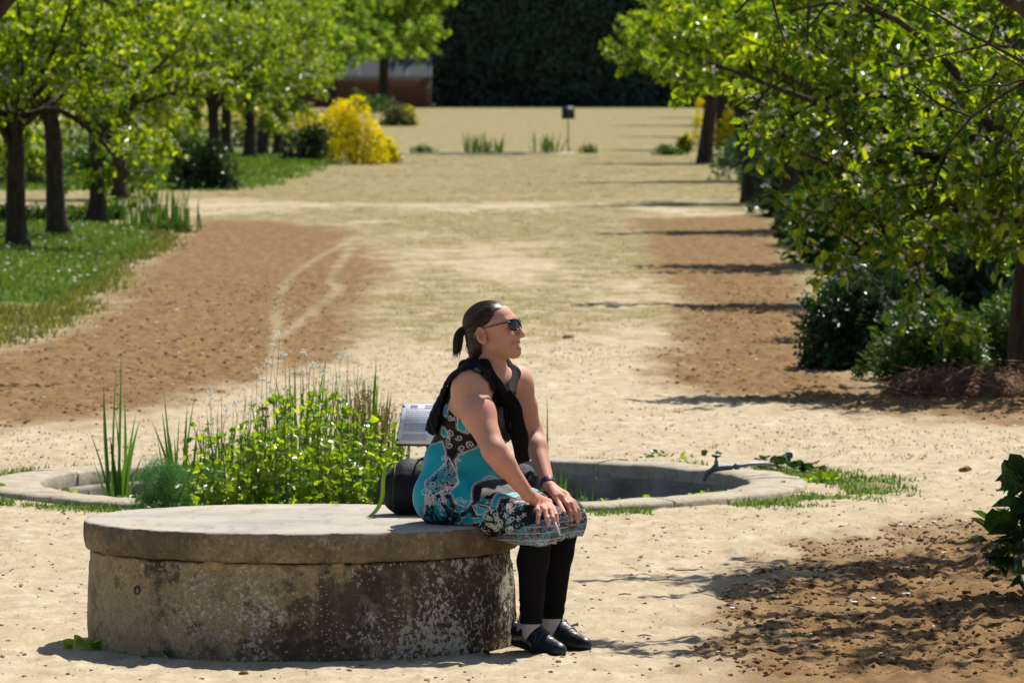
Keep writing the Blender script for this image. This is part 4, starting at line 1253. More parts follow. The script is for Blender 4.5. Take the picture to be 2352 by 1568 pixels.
# right side
b = at(1830, 500); shrub("dark_bush", "very dark bush under the right-hand trees beside the cross path", "bush", (b[0] + .25, b[1] + .6, 0), 1.5, 1.8, .95, M_DARK, 3000, .12, .5, seed=121)
b = at(1700, 385); shrub("dark_bush", "green bush below the right-hand yellow flowers", "bush", b, 1.0, 1.0, .55, M_MID, 1200, .10, .5, seed=122)
b = at(1900, 590); shrub("sage_bush", "silvery blue-green bush in the right bed", "bush", (b[0] + .30, b[1], 0), 1.2, 1.6, .70, M_BLUE, 2400, .14, .35, LOBE_V, LOBE_F, seed=123)
b = at(1960, 850); shrub("peony_bush", "dark drooping leafy plant at the edge of the right bed", "bush", (b[0] + .05, b[1] + .3, 0), .85, 1.0, .62, M_DARK, 1500, .15, .5, LOBE_V, LOBE_F, seed=124)
b = at(2110, 872); shrub("lobed_plant", "green ferny-leaved plant under the drooping blossom branch", "bush", (b[0] + .05, b[1], 0), .75, .8, .52, M_MID, 2600, .085, .6, LOBE_V, LOBE_F, seed=125)
b = at(2270, 850); shrub("lobed_plant", "wide green ferny-leaved plant at the right edge behind the brushwood", "bush", (b[0] + .15, b[1], 0), 1.15, .9, .55, M_MID, 3200, .085, .6, LOBE_V, LOBE_F, seed=126)
b = at(2120, 700); shrub("sage_bush", "bluish spiny-leaved plant behind the ferny plants", "bush", (b[0], b[1], 0), 1.8, 1.6, .85, M_BLUE, 2600, .17, .35, LOBE_V, LOBE_F, seed=127)
b = at(2330, 700); shrub("dark_bush", "dark shrub mass behind the right edge's ferny plant", "bush", (b[0] + .2, b[1], 0), 1.8, 1.6, .9, M_DARK, 2400, .14, .5, seed=129)
b = at(2205, 868); shrub("lime_plant", "small bright lime plant on top of the brushwood", "plant", (b[0], b[1] - .3, .05), .36, .3, .13, M_LIME, 500, .05, .5, seed=128)
# brushwood pile
r = np.random.default_rng(131)
b = at(2250, 905); pile = empty("brushwood_pile", b, "low pile of dry brown brushwood and roots below the right-hand tree", "brushwood")
mb = MB()
for q in range(520):
    c = np.array([r.uniform(-.55, .75), r.uniform(-.5, .5), 0]); hmax = .19 * max(0, 1 - (c[0] / .85) ** 2) * max(0, 1 - (c[1] / .6) ** 2) * (1 + .5 * (c[0] > .3)); c[2] = r.random() * hmax + .01
    d = rdir(1, r)[0]; d[2] *= .5; l_ = r.uniform(.05, .16)
    mb.tube([c - d * l_, c + r.normal(0, .012, 3), c + d * l_], [r.uniform(.002, .006)] * 2 + [.002], 4, False)
mb.build("twigs", plain_mat("dry_brush", (.20, .115, .07), .9, .15, .5, 9), pile, kind="stuff")
s = SDF((-.75, -.65, -.05), (.95, .65, .25), .03); s.ell((.1, 0, -.02), (.72, .45, .14), k=0); X, Y, Z = s.full(); s.d += (.05 * (vnoise(X * 9 + 0 * Z, Y * 9 + 0 * Z, Z * 9 + 0 * X, 4) - .5)).astype(np.float32)
vv, ff = s.nets(); link("mulch_heap", mesh_np("mulch_heap", vv, ff, plain_mat("mulch", (.12, .065, .04), .95, .1, .5, 14, .8, 40)), pile)
# white cone hood between the trunks, far left
cp = G(275, 372)
hood = empty("lantern", (cp[0], cp[1], 0), "white conical lantern hood between the second and third left trunks", "lantern")
zt, zb_ = P(272, 252, cp[1])[2], P(272, 298, cp[1])[2]
MB().lathe([(.012, zt), (.06, zt - .10), (.105, zb_ + .03), (.115, zb_), (.10, zb_ + .004), (.01, zt - .03)], seg=24).build("hood", plain_mat("white_enamel", (.72, .74, .80), .4, .4, .04), hood)
MB().tube([R(0, 0, -.05), R(0, 0, zb_ + .03)], .018, 8).build("post", M_TRIM, hood)
MB().lathe([(.05, zb_ - .12), (.06, zb_ - .06), (.055, zb_ - .004), (.02, zb_)], seg=16).build("lamp_glass", M_GLASS, hood)

# thorny leafy shrub at the right edge, close by
b = at(2340, 1368); th_ = shrub("thistle_shrub", "dark spiny-leaved shrub cut by the right edge near the dug earth", "bush", (b[0] + .12, b[1], 0), .50, .5, .50, M_BLUE, 10, .1, .5, seed=140, clumps=10, stems=7)
bpy.data.objects.remove([c for c in th_.children if c.name.startswith("foliage")][0])
r = np.random.default_rng(141); lms = []
for q in range(5):
    bb = MB(); bb.add(LEAF_V * np.array([1, .8, 1.6]), LEAF_F, rnd=q / 5) if q % 3 else bb.add(LOBE_V * np.array([1, 1.3, 1.2]), LOBE_F, rnd=q / 5); lms.append(bb.mesh("leaf", M_DARK if q % 2 else M_MID, False))
for q in range(280):
    zz = r.random() ** .8 * .48; rr = .25 * math.sqrt(max(.05, 1 - (zz / .55) ** 2)) * r.uniform(.35, 1.05); a = r.uniform(0, 6.28)
    p = np.array([[rr * math.cos(a), rr * math.sin(a), zz + .01]]); d = np.array([[math.cos(a), math.sin(a), r.uniform(-.2, .9)]]) + r.normal(0, .35, (1, 3)); u = np.array([[0, 0, 1.0]]) + r.normal(0, .4, (1, 3))
    Fm = frames(d, u)[0]; s_ = r.uniform(.07, .125); lo_ = link("leaf", lms[q % 5], th_)
    lo_.matrix_basis = Matrix([[*(Fm[i] * s_), p[0][i]] for i in range(3)] + [[0, 0, 0, 1]])

# more bushes under the orchard trees
for k, (x, y, w_, h_, m_, lb) in enumerate([(-7.6, 118, 1.6, .7, M_MID, "green bush under the orchard left of the dark round bush"), (-9.5, 106, 2.2, .8, M_GREY, "grey bush far left under the orchard trees"), (-6.9, 136, 1.8, .75, M_MID, "green bush between the grey trunks behind the dark round bush"), (-10.5, 124, 2.5, .9, M_MID, "wide green bush under the third orchard row"),
                                            (-6.6, 165, 2.4, 1.1, M_DARK, "dark bush behind the three close trunks"), (-10, 170, 3.5, 1.3, M_DARK, "dark bush mass far left behind the orchard")]):
    shrub("orchard_bush", lb, "bush", (x, y, 0), w_, w_ * .8, h_, m_, 1300, .11, .5, seed=150 + k, group="bushes under the orchard")
# daisies in the lawn
r = np.random.default_rng(160); n = 170
x = r.uniform(-7, -4.0, n); y = 60 + 20 * r.random(n); k = look(G_GRASS, x, y) > .5; x, y = x[k], y[k]; n = len(x)
mb = MB(); scatter_leaves(mb, np.stack([x, y, look(G_Z, x, y) + .06], 1), rdir(n, r) * np.array([1, 1, .2]), np.tile([0, -.3, 1.0], (n, 1)), .035, .035); mb.build("daisies", M_BLOOM, None, smooth=False, kind="stuff", label="scattered white daisies in the left lawn", cat="daisies")

# the leafy bank under the right-hand row
bank = [(2.75, 47.5, 1.3, .80, 0), (3.05, 52, 1.4, .85, 1), (3.35, 56.5, 1.5, .8, 0), (3.55, 62, 1.6, .9, 2), (3.45, 68, 1.7, .9, 1), (3.5, 74.5, 1.8, .95, 0), (3.75, 90, 1.9, 1.1, 0), (3.95, 98, 2.0, 1.1, 2), (4.2, 107, 2.1, 1.1, 1), (4.5, 118, 2.3, 1.1, 0), (4.9, 130, 2.4, 1.1, 2), (5.5, 146, 2.6, 1.1, 0), (6.4, 176, 3.4, 1.4, 1)]
for k, (x, y, w_, h_, q) in enumerate(bank):
    shrub("bank_shrub", f"{['nearest', 'second', 'third', 'fourth', 'fifth', 'sixth', 'seventh', 'eighth', 'ninth', 'tenth', 'eleventh', 'twelfth', 'farthest'][k]} leafy shrub of the bank under the right-hand trees", "bush", (x + w_ * .2, y, 0), w_, w_ * 1.3, h_, (M_DARK, M_MID, M_BLUE)[q], 2200, .13, .45, seed=170 + k, group="shrub bank under the right-hand trees", stems=5)

# ================================================================ plants of the near basin
M_IRIS = leaf_mat("iris_blade", (.030, .085, .014), (.090, .190, .030), .42, (1.7, 1.8, .5), .34, .5)
M_HERB = leaf_mat("herb_leaf", (.080, .185, .010), (.340, .470, .022), .52, (1.8, 1.6, .30), .30, .55)
M_STEM = plain_mat("green_stem", (.10, .15, .03), .6, .3, .3, 30)
M_FENNEL = leaf_mat("fennel_frond", (.035, .120, .040), (.100, .230, .075), .42, (1.4, 1.6, .7), .5, .3)
M_SORREL = leaf_mat("sorrel_seed", (.16, .085, .04), (.30, .19, .08), .35, (1.3, 1.0, .6), .7, .2)
M_WFLOWER = leaf_mat("white_flower", (.72, .72, .68), (.85, .85, .80), .35, (1, 1, .95), .6, .2)
M_STALK = plain_mat("pale_stalk", (.17, .18, .06), .7, .2, .3, 30)
r = np.random.default_rng(200)


def blade(parent, base, tip, wid, bend, mat, rnd):
    t = np.linspace(0, 1, 9)[:, None]; base = np.asarray(base, float); tip = np.asarray(tip, float)
    pts = base + (tip - base) * t + np.array(bend) * (t * (1 - t) * 4) * .25
    w_ = wid * np.array([.55, .8, .95, 1, .97, .85, .62, .34, .02])[:, None]
    a = r.uniform(-.9, .9); sd = np.array([math.cos(a), math.sin(a), 0]); nn = np.array([-sd[1], sd[0], 0])
    V = np.concatenate([pts - sd * w_, pts + nn * w_ * .28, pts + sd * w_]); i = np.arange(8)
    F = np.concatenate([np.stack([i, i + 9, i + 10, i + 1], 1), np.stack([i + 9, i + 18, i + 19, i + 10], 1)])
    return MB().add(V, F, rnd=rnd).build("leaf", mat, parent, smooth=True)


def iris(label, D, base_px, tips, wid=.011, zb=-.17):
    bx = P(base_px[0], base_px[1], D)[0]
    o = empty("iris_clump", (bx, D, zb), label, "plant", "sword-leaved clumps in the near basin")
    for (tx, ty) in tips:
        dD = r.uniform(-.12, .12); tp = P(tx, ty, D + dD)
        b = np.array([bx + (tp[0] - bx) * (.25 if wid > .006 else .85) + r.normal(0, .02), D + dD * .4, zb])
        blade(o, b - np.array([bx, D, zb]), tp - np.array([bx, D, zb]), wid * r.uniform(.55, 1.05), ((tp[0] - bx) * -.3 + r.normal(0, .03), 0, .05), M_IRIS, r.uniform(.1, .95))
    return o


iris("tallest sword-leaved iris clump at the left of the basin", 31.4, (272, 1120), [(279, 800), (266, 846), (238, 872), (204, 986), (312, 950), (252, 1000), (322, 962), (285, 900), (262, 930), (296, 1010), (215, 1060), (330, 1040)], .012)
iris("second iris clump, between the tallest one and the leafy herbs", 31.7, (415, 1110), [(375, 886), (371, 936), (451, 893), (412, 952), (346, 962), (360, 996), (430, 930), (400, 1000), (455, 975), (385, 980)], .010)
iris("iris blades standing tall behind the middle of the leafy herbs", 32.5, (690, 1100), [(677, 822), (752, 812), (733, 850), (722, 905), (697, 880), (640, 900), (628, 850), (665, 940), (712, 960), (600, 930), (690, 850), (742, 880), (655, 870), (770, 905), (620, 885), (708, 920)], .011)
iris("iris blades above the right end of the leafy herbs", 32.4, (850, 1100), [(865, 818), (861, 850), (797, 858), (893, 890), (812, 842), (838, 912), (905, 940), (878, 900), (930, 930), (820, 930), (870, 870), (900, 905), (915, 960), (845, 870), (885, 935), (780, 900), (925, 985), (940, 1000), (860, 950)], .011)
iris("lone blades rising behind the woman's far arm", 32.6, (1235, 1090), [(1256, 905), (1248, 960), (1232, 930), (1244, 1000)], .010)
iris("short bright blades in the basin right of the woman", 30.9, (1280, 1140), [(1262, 1068), (1290, 1072), (1300, 1098), (1272, 1060), (1285, 1100), (1308, 1085)], .010, -.17)
iris("few thin short blades along the basin's inner front edge", 30.7, (1340, 1150), [(1322, 1098), (1331, 1112), (1347, 1118), (1363, 1112), (1312, 1120)], .006, -.17)

for q_, (lb, x0_, x1_, nb_) in enumerate([('fine grassy stems among the herbs at the left', 420, 600, 26), ('fine grassy stems among the herbs in the middle', 580, 780, 40), ('fine grassy stems at the right end by the information panel', 760, 950, 60)]):
    xs_ = r.uniform(x0_, x1_, nb_); ys_ = np.interp(xs_, [420, 560, 680, 850, 950], [990, 930, 880, 880, 980]) + r.normal(0, 40, nb_)
    iris(lb, 31.2 + .5 * q_ * .5, ((x0_ + x1_) / 2, 1110), list(zip(xs_, ys_)), .0045)
# leafy herbs: stem with pairs of toothed leaves
herb_leaf = []
HV = np.array([[0, 0, 0], [.2, -.42, .05], [.5, -.46, .08], [.8, -.24, .02], [1, 0, -.12], [.8, .24, .02], [.5, .46, .08], [.2, .42, .05]], float)
HF = np.array([[0, 1, 2, 3], [0, 3, 4, 5], [0, 5, 6, 7]])
for q in range(6):
    herb_leaf.append(MB().add(HV * np.array([1, 1, 1.3]), HF, rnd=q / 6 * .95).mesh("leaf", M_HERB, False))


def herb(x, y, z0, h, size=1.0):
    o = empty("leafy_herb", (x, y, z0), "bright green leafy herb in the dense patch filling the basin's middle", "plant", "leafy herbs crowding the near basin")
    ln = r.normal(0, .05, 2)
    t = np.linspace(0, 1, 6)[:, None]; st = np.concatenate([ln[0] * t ** 2, ln[1] * t ** 2, h * t], 1)
    MB().tube(st, np.linspace(.004, .002, 6), 5, False).build("stem", M_STEM, o)
    n = max(5, int(h / .058)); a = r.uniform(0, 6.28)
    for k in range(n):
        f = (k + .6) / n
        if z0 + h * f < -.12: continue
        p = np.array([ln[0] * f * f, ln[1] * f * f, h * f]); a += 1.57 + r.normal(0, .2)
        for s_ in (0, math.pi):
            sz = size * (.074 - .040 * f) * r.uniform(.75, 1.25); e = r.uniform(-.7, .35) + .7 * (f > .85)
            d = np.array([[math.cos(a + s_) * math.cos(e), math.sin(a + s_) * math.cos(e), math.sin(e)]]); u = np.array([[0, -.35, .8]]) + r.normal(0, .55, (1, 3))
            M_ = frames(d, u)[0]; q = link("leaf", herb_leaf[int(r.integers(0, 6))], o)
            q.matrix_basis = Matrix([[*(M_[i] * sz), p[i]] for i in range(3)] + [[0, 0, 0, 1]])


top_x = [440, 500, 560, 620, 680, 740, 800, 860, 930]; top_y = [985, 955, 955, 905, 880, 890, 905, 940, 990]
for k in range(185):
    px = r.uniform(425, 935); D = r.uniform(29.75, 32.6) if k > 30 else r.uniform(29.6, 30.2)
    x = (px - 1176) / FPX * D
    inside = math.hypot(x - BASIN[0], D - BASIN[1]) < BASIN_R - .30
    onrim = (not inside) and math.hypot(x - BASIN[0], D - BASIN[1]) < BASIN_R + .03
    if onrim: D = 29.8; x = (px - 1176) / FPX * D; inside = False
    z0 = -.17 if inside else 0.0
    zt = P(px, np.interp(px, top_x, top_y) + abs(r.normal(0, 45)) + (70 if D < 30.2 else 0), D)[2]
    herb(x, D, z0, max(.12, zt - z0), r.uniform(.6, 1.1))
# dark undergrowth between the stems
o = empty("undergrowth", (-.95, 30.9, 0), "shaded tangle of leaves at the foot of the herbs in the basin", "plant")
mb = MB(); n = 2600
pp = np.stack([r.uniform(-.78, .58, n) * 1.0, r.uniform(-1.2, 1.2, n), r.uniform(-.2, .16, n)], 1); pp[:, 2] *= np.sqrt(np.clip(1 - (pp[:, 0] / .85) ** 2, .1, 1))
scatter_leaves(mb, pp, rdir(n, r), rdir(n, r, .8), .06 * r.uniform(.6, 1.2, n), .035); mb.build("foliage", M_MID, o, smooth=False, kind="stuff")

# feathery fennel overhanging the rim at the left end of the herbs
fx_ = P(392, 1100, 29.75); o = empty("fennel", (fx_[0], 29.75, 0), "feathery blue-green fennel bush hanging over the basin rim", "plant")
for q in range(9):
    e = np.array([r.normal(0, .08), r.normal(0, .07), r.uniform(.12, .25)]); MB().tube(spline([R(0, 0, -.01), e * .5 + r.normal(0, .01, 3), e], 6), .0025, 5, False).build("stem", M_STEM, o)
mb = MB(); n = 11000; cc = np.stack([r.normal(0, .070, 34), r.normal(0, .06, 34), r.uniform(.02, .25, 34)], 1); k = r.integers(0, 34, n)
p0 = cc[k] + r.normal(0, .022, (n, 3)); d = rdir(n, r, .5); l_ = r.uniform(.012, .036, n)[:, None]; s_ = np.cross(d, rdir(n, r)); s_ /= np.linalg.norm(s_, axis=1)[:, None]
V = np.stack([p0 - s_ * .0010, p0 + s_ * .0010, p0 + d * l_], 1).reshape(-1, 3); V[:, 2] = np.maximum(V[:, 2], 0.0)
mb.add(V, np.arange(3 * n).reshape(-1, 3), rnd=np.repeat(r.random(n), 3)); mb.build("fronds", M_FENNEL, o, smooth=False, kind="stuff")

# thin stalks with white flower heads
for k, (tx, ty) in enumerate([(643, 770), (630, 796), (652, 815), (700, 810), (712, 842), (590, 850), (602, 872), (745, 856), (782, 822), (800, 820), (697, 852), (482, 905), (560, 892), (540, 925), (828, 868), (665, 862), (612, 835), (520, 940), (770, 880), (720, 838), (735, 900), (580, 930)]):
    D = r.uniform(31.0, 32.4); tp = P(tx, ty, D); b = np.array([tp[0] + r.normal(-.02, .05), D + r.normal(0, .08), -.17])
    o = empty("flower_stalk", b, "thin pale stalk topped with tiny white flowers above the herbs", "flower", "white-flowered stalks of the near basin")
    st = spline([R(0, 0, 0), (tp - b) * .5 + r.normal(0, .02, 3), tp - b], 9); MB().tube(st, np.linspace(.0018, .0009, 9), 5, False).build("stem", M_STALK, o)
    mb = MB()
    for q in range(14):
        i = int(r.integers(4, 8)); e = st[i] + np.array([r.normal(0, .022), r.normal(0, .022), r.uniform(.01, .04)]); mb.tube([st[i], e], .0007, 3, False)
    mb.build("pods", M_STALK, o, kind="stuff")
    mb = MB(); n = 26; c = st[-1] + r.normal(0, .009, (n, 3)) + np.array([0, 0, .004]); scatter_leaves(mb, c, rdir(n, r), rdir(n, r, 1.2), .010, .009); mb.build("flower_head", M_WFLOWER, o, smooth=False, kind="stuff")
# rusty sorrel spires at the right end
for k in range(20):
    tx = r.uniform(795, 935); ty = np.interp(tx, [795, 850, 935], [880, 860, 950]) + abs(r.normal(0, 35)); D = r.uniform(30.6, 32.0); tp = P(tx, ty, D)
    b = np.array([tp[0] - r.uniform(0, .10), D, -.17]); o = empty("sorrel_stalk", b, "rusty brown sorrel spire gone to seed beside the information panel", "plant", "sorrel spires of the near basin")
    st = spline([R(0, 0, 0), (tp - b) * .5 + r.normal(0, .015, 3), tp - b], 10); MB().tube(st, np.linspace(.003, .0012, 10), 5, False).build("stem", M_STALK, o)
    mb = MB(); n = 120; i = r.uniform(5, 8.99, n); ii = i.astype(int); p = st[ii] + (st[ii + 1] - st[ii]) * (i - ii)[:, None] if False else st[ii]
    p = p + np.stack([r.normal(0, .012, n), r.normal(0, .012, n), r.uniform(-.02, .04, n)], 1); scatter_leaves(mb, p, rdir(n, r), rdir(n, r, .8), .009, .008); mb.build("seed_head", M_SORREL, o, smooth=False, kind="stuff")
    mb = MB(); n = 9; p = st[r.integers(3, 7, n)]; scatter_leaves(mb, p, rdir(n, r, .4), rdir(n, r, 1.0), .05 * r.uniform(.6, 1.2, n), .011); mb.build("leaves", M_IRIS, o, smooth=False, kind="stuff")

# weeds: broad dark rosette behind the tap, small leaves along the rim and at the well's foot
def weed(label, loc, n, size, mat, spread=.1, hz=.08, shape=HV, faces=HF, seed=1, lw=1.0):
    q_ = np.random.default_rng(seed); o = empty("weed", loc, label, "weed")
    lm = [MB().add(shape * np.array([1, lw, 1]), faces, rnd=x / 4).mesh("leaf", mat, False) for x in range(4)]
    for k in range(n):
        a = q_.uniform(0, 6.28); rr = spread * q_.random() ** .6; e = q_.uniform(.0, 1.1); s_ = size * q_.uniform(.6, 1.25)
        d = np.array([[math.cos(a) * math.cos(e), math.sin(a) * math.cos(e), math.sin(e)]]); u = np.array([[0, 0, 1.0]]) + q_.normal(0, .4, (1, 3)); M_ = frames(d, u)[0]
        x = link("leaf", lm[k % 4], o); p = (rr * math.cos(a), rr * math.sin(a), hz * q_.random() * (1 - rr / spread * .6))
        x.matrix_basis = Matrix([[*(M_[i] * s_), p[i]] for i in range(3)] + [[0, 0, 0, 1]])
    return o


g = G(1815, 1080); weed("dark broad-leaved weed against the basin rim right of the tap", g, 22, .07, M_DARK, .11, .06, seed=1)
g = G(1868, 1082); weed("small dark leaf tuft outside the rim at the right", g, 8, .05, M_DARK, .06, .03, seed=2)
g = G(1762, 1062); weed("small dark leaf tuft on the far rim left of the broad weed", g, 7, .05, M_DARK, .05, .03, seed=3)
g = G(1540, 1062, -.02); weed("green trailing weed inside the far rim left of the tap", g, 16, .05, M_HERB, .12, .02, seed=4)
g = G(1560, 1046); weed("dark ivy leaves creeping along the far rim", g, 12, .034, M_MID, .2, .02, seed=5)
g = G(1885, 1105); weed("yellow-green weed at the rim's right tip", g, 18, .045, M_HERB, .12, .03, seed=6)
for k, (px, py) in enumerate([(1345, 1150), (1395, 1154), (1620, 1140), (1660, 1134), (60, 1128), (130, 1134), (200, 1142), (1500, 1150), (1760, 1118), (280, 1146), (20, 1124)]):
    g = G(px, py + 6); weed("tiny green weed at the foot of the basin's near rim", g, 9, .04, M_HERB if k % 3 else M_MID, .10, .02, seed=20 + k)["group"] = "tiny weeds along the near rim"
g = G(196, 1490); weed("leafy weed growing at the left foot of the stone well", g, 16, .042, M_HERB, .05, .03, seed=41)
for k, (px, py, nn) in enumerate([(375, 1503, 8), (540, 1507, 12), (640, 1508, 5), (1085, 1500, 6), (1195, 1480, 8)]):
    g = G(px, py + 4); weed(["thin weed left of centre at the well's foot", "weed sprouting at the middle of the well's foot", "small sprig right of the well's middle foot", "small weed at the well's right foot", "lit weed behind the woman's heel"][k], g, nn, .032, M_MID if k < 4 else M_HERB, .06, .03, seed=50 + k)
# dry twigs and stones lying on the sand
for k, (px, py, l_, a, lb) in enumerate([(1575, 1312, .09, .1, "dark twig on the sand right of her knees"), (1530, 1335, .14, -.1, "longer twig on the sand beside her shins"), (1435, 1367, .05, .3, "short twig just right of her leg"), (1480, 1462, .05, 0, "bit of twig on the sand by her shoes")]):
    g = G(px, py); MB().tube([R(-l_ / 2, 0, .004), R(0, r.normal(0, .01), .008), R(l_ / 2, l_ * a, .004)], [.002, .0028, .0016], 5).build("dry_twig", M_TWIG, None, loc=g, label=lb, cat="twig", group="twigs on the sand")
for k, (px, py, sz, lb) in enumerate([(1283, 1520, .011, "small pale stone below her near shoe"), (560, 1548, .014, "brown clod in front of the well"), (800, 1540, .009, "tiny stone in front of the well's right half"), (2217, 1083, .026, "brown clod on the sand beyond the tap"), (1548, 1095, .02, "") if False else (1320, 1438, .012, "brown clod just behind her far shoe"), (1305, 778, .035, "flat dark stone on the walk right of her face")]):
    g = G(px, py); s = SDF((-.06, -.06, -.03), (.06, .06, .06), .004); s.ell((0, 0, sz * .3), (sz * 1.3, sz, sz * .7), k=0); X, Y, Z = s.full(); s.d += (.012 * (vnoise(X * 70 + 0 * Z + k, Y * 70 + 0 * Z, Z * 70 + 0 * X, 4) - .5)).astype(np.float32)
    vv, ff = s.nets(); link("stone", mesh_np("stone", vv, ff, M_CLOD if 'clod' in lb else M_PEB), None, g, lb, "stone", "loose stones and clods")

# ================================================================ the seated woman
YAW = math.radians(25)
Fv = np.array([math.cos(YAW), -math.sin(YAW), 0]); Lv = np.array([math.sin(YAW), math.cos(YAW), 0]); Uv = np.array([0, 0, 1.0])
BODY = np.stack([Fv, Lv, Uv])
W0 = np.array([P(1060, 1205, 23.05)[0], 23.05, BENCH_T])
person = empty("person", W0, "woman in sunglasses and teal paisley dress sitting on the round well, hands on knees", "person")


def person_part(name, vf, mat, parent=None, colors=None, smooth=True, label=None):
    v, f = vf
    o = link(name, mesh_np(name, v - W0, f, mat, smooth, None, colors), person if parent is None else parent)
    if label: o["label"] = label
    return o


pelvis = P(1043, 1138, 23.08)
hip_r = pelvis - .088 * Lv; hip_l = pelvis + .088 * Lv
knee_r = P(1236, 1216, 22.80); knee_l = P(1298, 1192, 23.06)
ank_r = P(1220, 1442, 22.86); ank_l = P(1268, 1430, 23.07)
sh_r = P(1084, 890, 22.93); sh_l = P(1186, 884, 23.25)
belly = P(1056, 1062, 23.09); chest = P(1084, 962, 23.08); upper = P(1104, 890, 23.10)
neck = P(1126, 852, 23.09)
elb_r = P(1136, 1036, 22.77); wri_r = P(1214, 1137, 22.775)
elb_l = P(1222, 992, 23.32); wri_l = P(1261, 1118, 23.10)
HY, HP = math.radians(17), math.radians(13)
hf = np.array([math.cos(HY) * math.cos(HP), -math.sin(HY) * math.cos(HP), math.sin(HP)])
hl = np.array([math.sin(HY), math.cos(HY), 0]); hu = np.cross(hf, hl)
HEADA = np.stack([hf, hl, hu])
head = P(1133, 753, 23.07)


def H(f, l, u): return head + f * hf + l * hl + u * hu


LO = np.array([-.40, 22.60, .0]); HI = np.array([.32, 23.46, 1.26])


# ---- torso, shared by the body and the clothes
def torso(s, off=0.0):
    s.ell(pelvis, (.122 + off, .172 + off, .112 + off), BODY, .03)
    s.ell(belly, (.118 + off, .148 + off, .115 + off), BODY, .05)
    s.ell(chest, (.116 + off, .152 + off, .110 + off), BODY, .06)
    for q in (-1, 1):
        s.ell(chest + .062 * Fv + q * .068 * Lv - .022 * Uv, (.068 + off, .064 + off, .064 + off), BODY, .03)
    s.ell(upper, (.094 + off, .150 + off, .078 + off), BODY, .06)


def thighs(s, off, k=.03):
    s.cone(hip_r, knee_r, .088 + off, .062 + off, k); s.cone(hip_l, knee_l, .088 + off, .062 + off, k)


def well_sdf(X, Y, Z):
    r = np.sqrt((X - BENCH[0]) ** 2 + (Y - BENCH[1]) ** 2)
    return np.maximum(r - (BENCH_R + .002), Z - (BENCH_T + .003))


# ---- dress
HD = .0028
dress = SDF((-.40, 22.62, .36), (.31, 23.36, 1.02), HD)
torso(dress, .005)
thighs(dress, .007, .05)
mid_k = (knee_r + knee_l) / 2; mid_h = pelvis
dress.cone(mid_h + .01 * Uv, mid_k + .012 * Uv, .075, .040, .07)
dress.cone(knee_r, knee_r + R(-.012, .01, -.075), .0665, .062, .03)
dress.cone(knee_l, knee_l + R(-.010, .01, -.075), .0655, .062, .03)
dress.cone((knee_r + knee_l) / 2 + .01 * Uv, (knee_r + knee_l) / 2 + R(-.012, .01, -.07), .045, .045, .05)
X, Y, Z = dress.full()
sF = (X - pelvis[0]) * Fv[0] + (Y - pelvis[1]) * Fv[1]; sL = (X - pelvis[0]) * Lv[0] + (Y - pelvis[1]) * Lv[1]
fold = .0050 * np.sin(60 * (Z - .5 * sF) + 3 * sL * 10) * smooth01(sF, -.10, .0) * (1 - smooth01(sF, .05, .16)) * smooth01(Z, .5, .56) * (1 - smooth01(Z, .62, .70))
fold = fold + .0034 * np.sin(95 * sL + 18 * sF) * smooth01(sF, .20, .34) + .0030 * np.sin(70 * (Z + .9 * sF)) * smooth01(sF, .02, .10) * (1 - smooth01(sF, .16, .24))
fold = fold + .004 * (vnoise(X * 14 + 0 * Z, Y * 14 + 0 * X, Z * 7 + 0 * X, 6) - .5)
dress.d += fold.astype(np.float32)
DRESS_RAW = dress.d.copy()
hem = .383 + .045 * (sF - .30) + .035 * (sL + .1) + .004 * np.sin(sL * 70 + sF * 40)
dress.d = np.maximum(dress.d, (hem - Z).astype(np.float32))
dress.d = np.maximum(dress.d, -well_sdf(X, Y, Z).astype(np.float32))
# neckline and arm openings
top_cut = Z - (.985 - .9 * np.maximum(sF - .14, 0))
dress.d = np.maximum(dress.d, top_cut.astype(np.float32))
for shd, q in ((sh_r, -1), (sh_l, 1)):
    sl, bx, by, bz = dress.block(shd - .17, shd + .17)
    dd = np.sqrt(((bx - shd[0]) * Fv[0] + (by - shd[1]) * Fv[1]) ** 2 + ((bz - shd[2] + .012) * .92) ** 2) - .078
    side = q * ((bx - upper[0]) * Lv[0] + (by - upper[1]) * Lv[1])
    dd = np.maximum(dd, .085 - side)
    dress.cut(sl, dd.astype(np.float32) + 0 * bz, .01)
dv, dfc = dress.nets(1)

# the print: teal cartouches, black ground and silver-grey scrolls, drawn in the flank's own plane
def flank(v):
    s = (v - pelvis) @ Fv; return 1043 + s * 592 + ((v - pelvis) @ Lv) * 0.0 - 41, 1138 - (v[:, 2] - pelvis[2]) * 645 + 0 * s


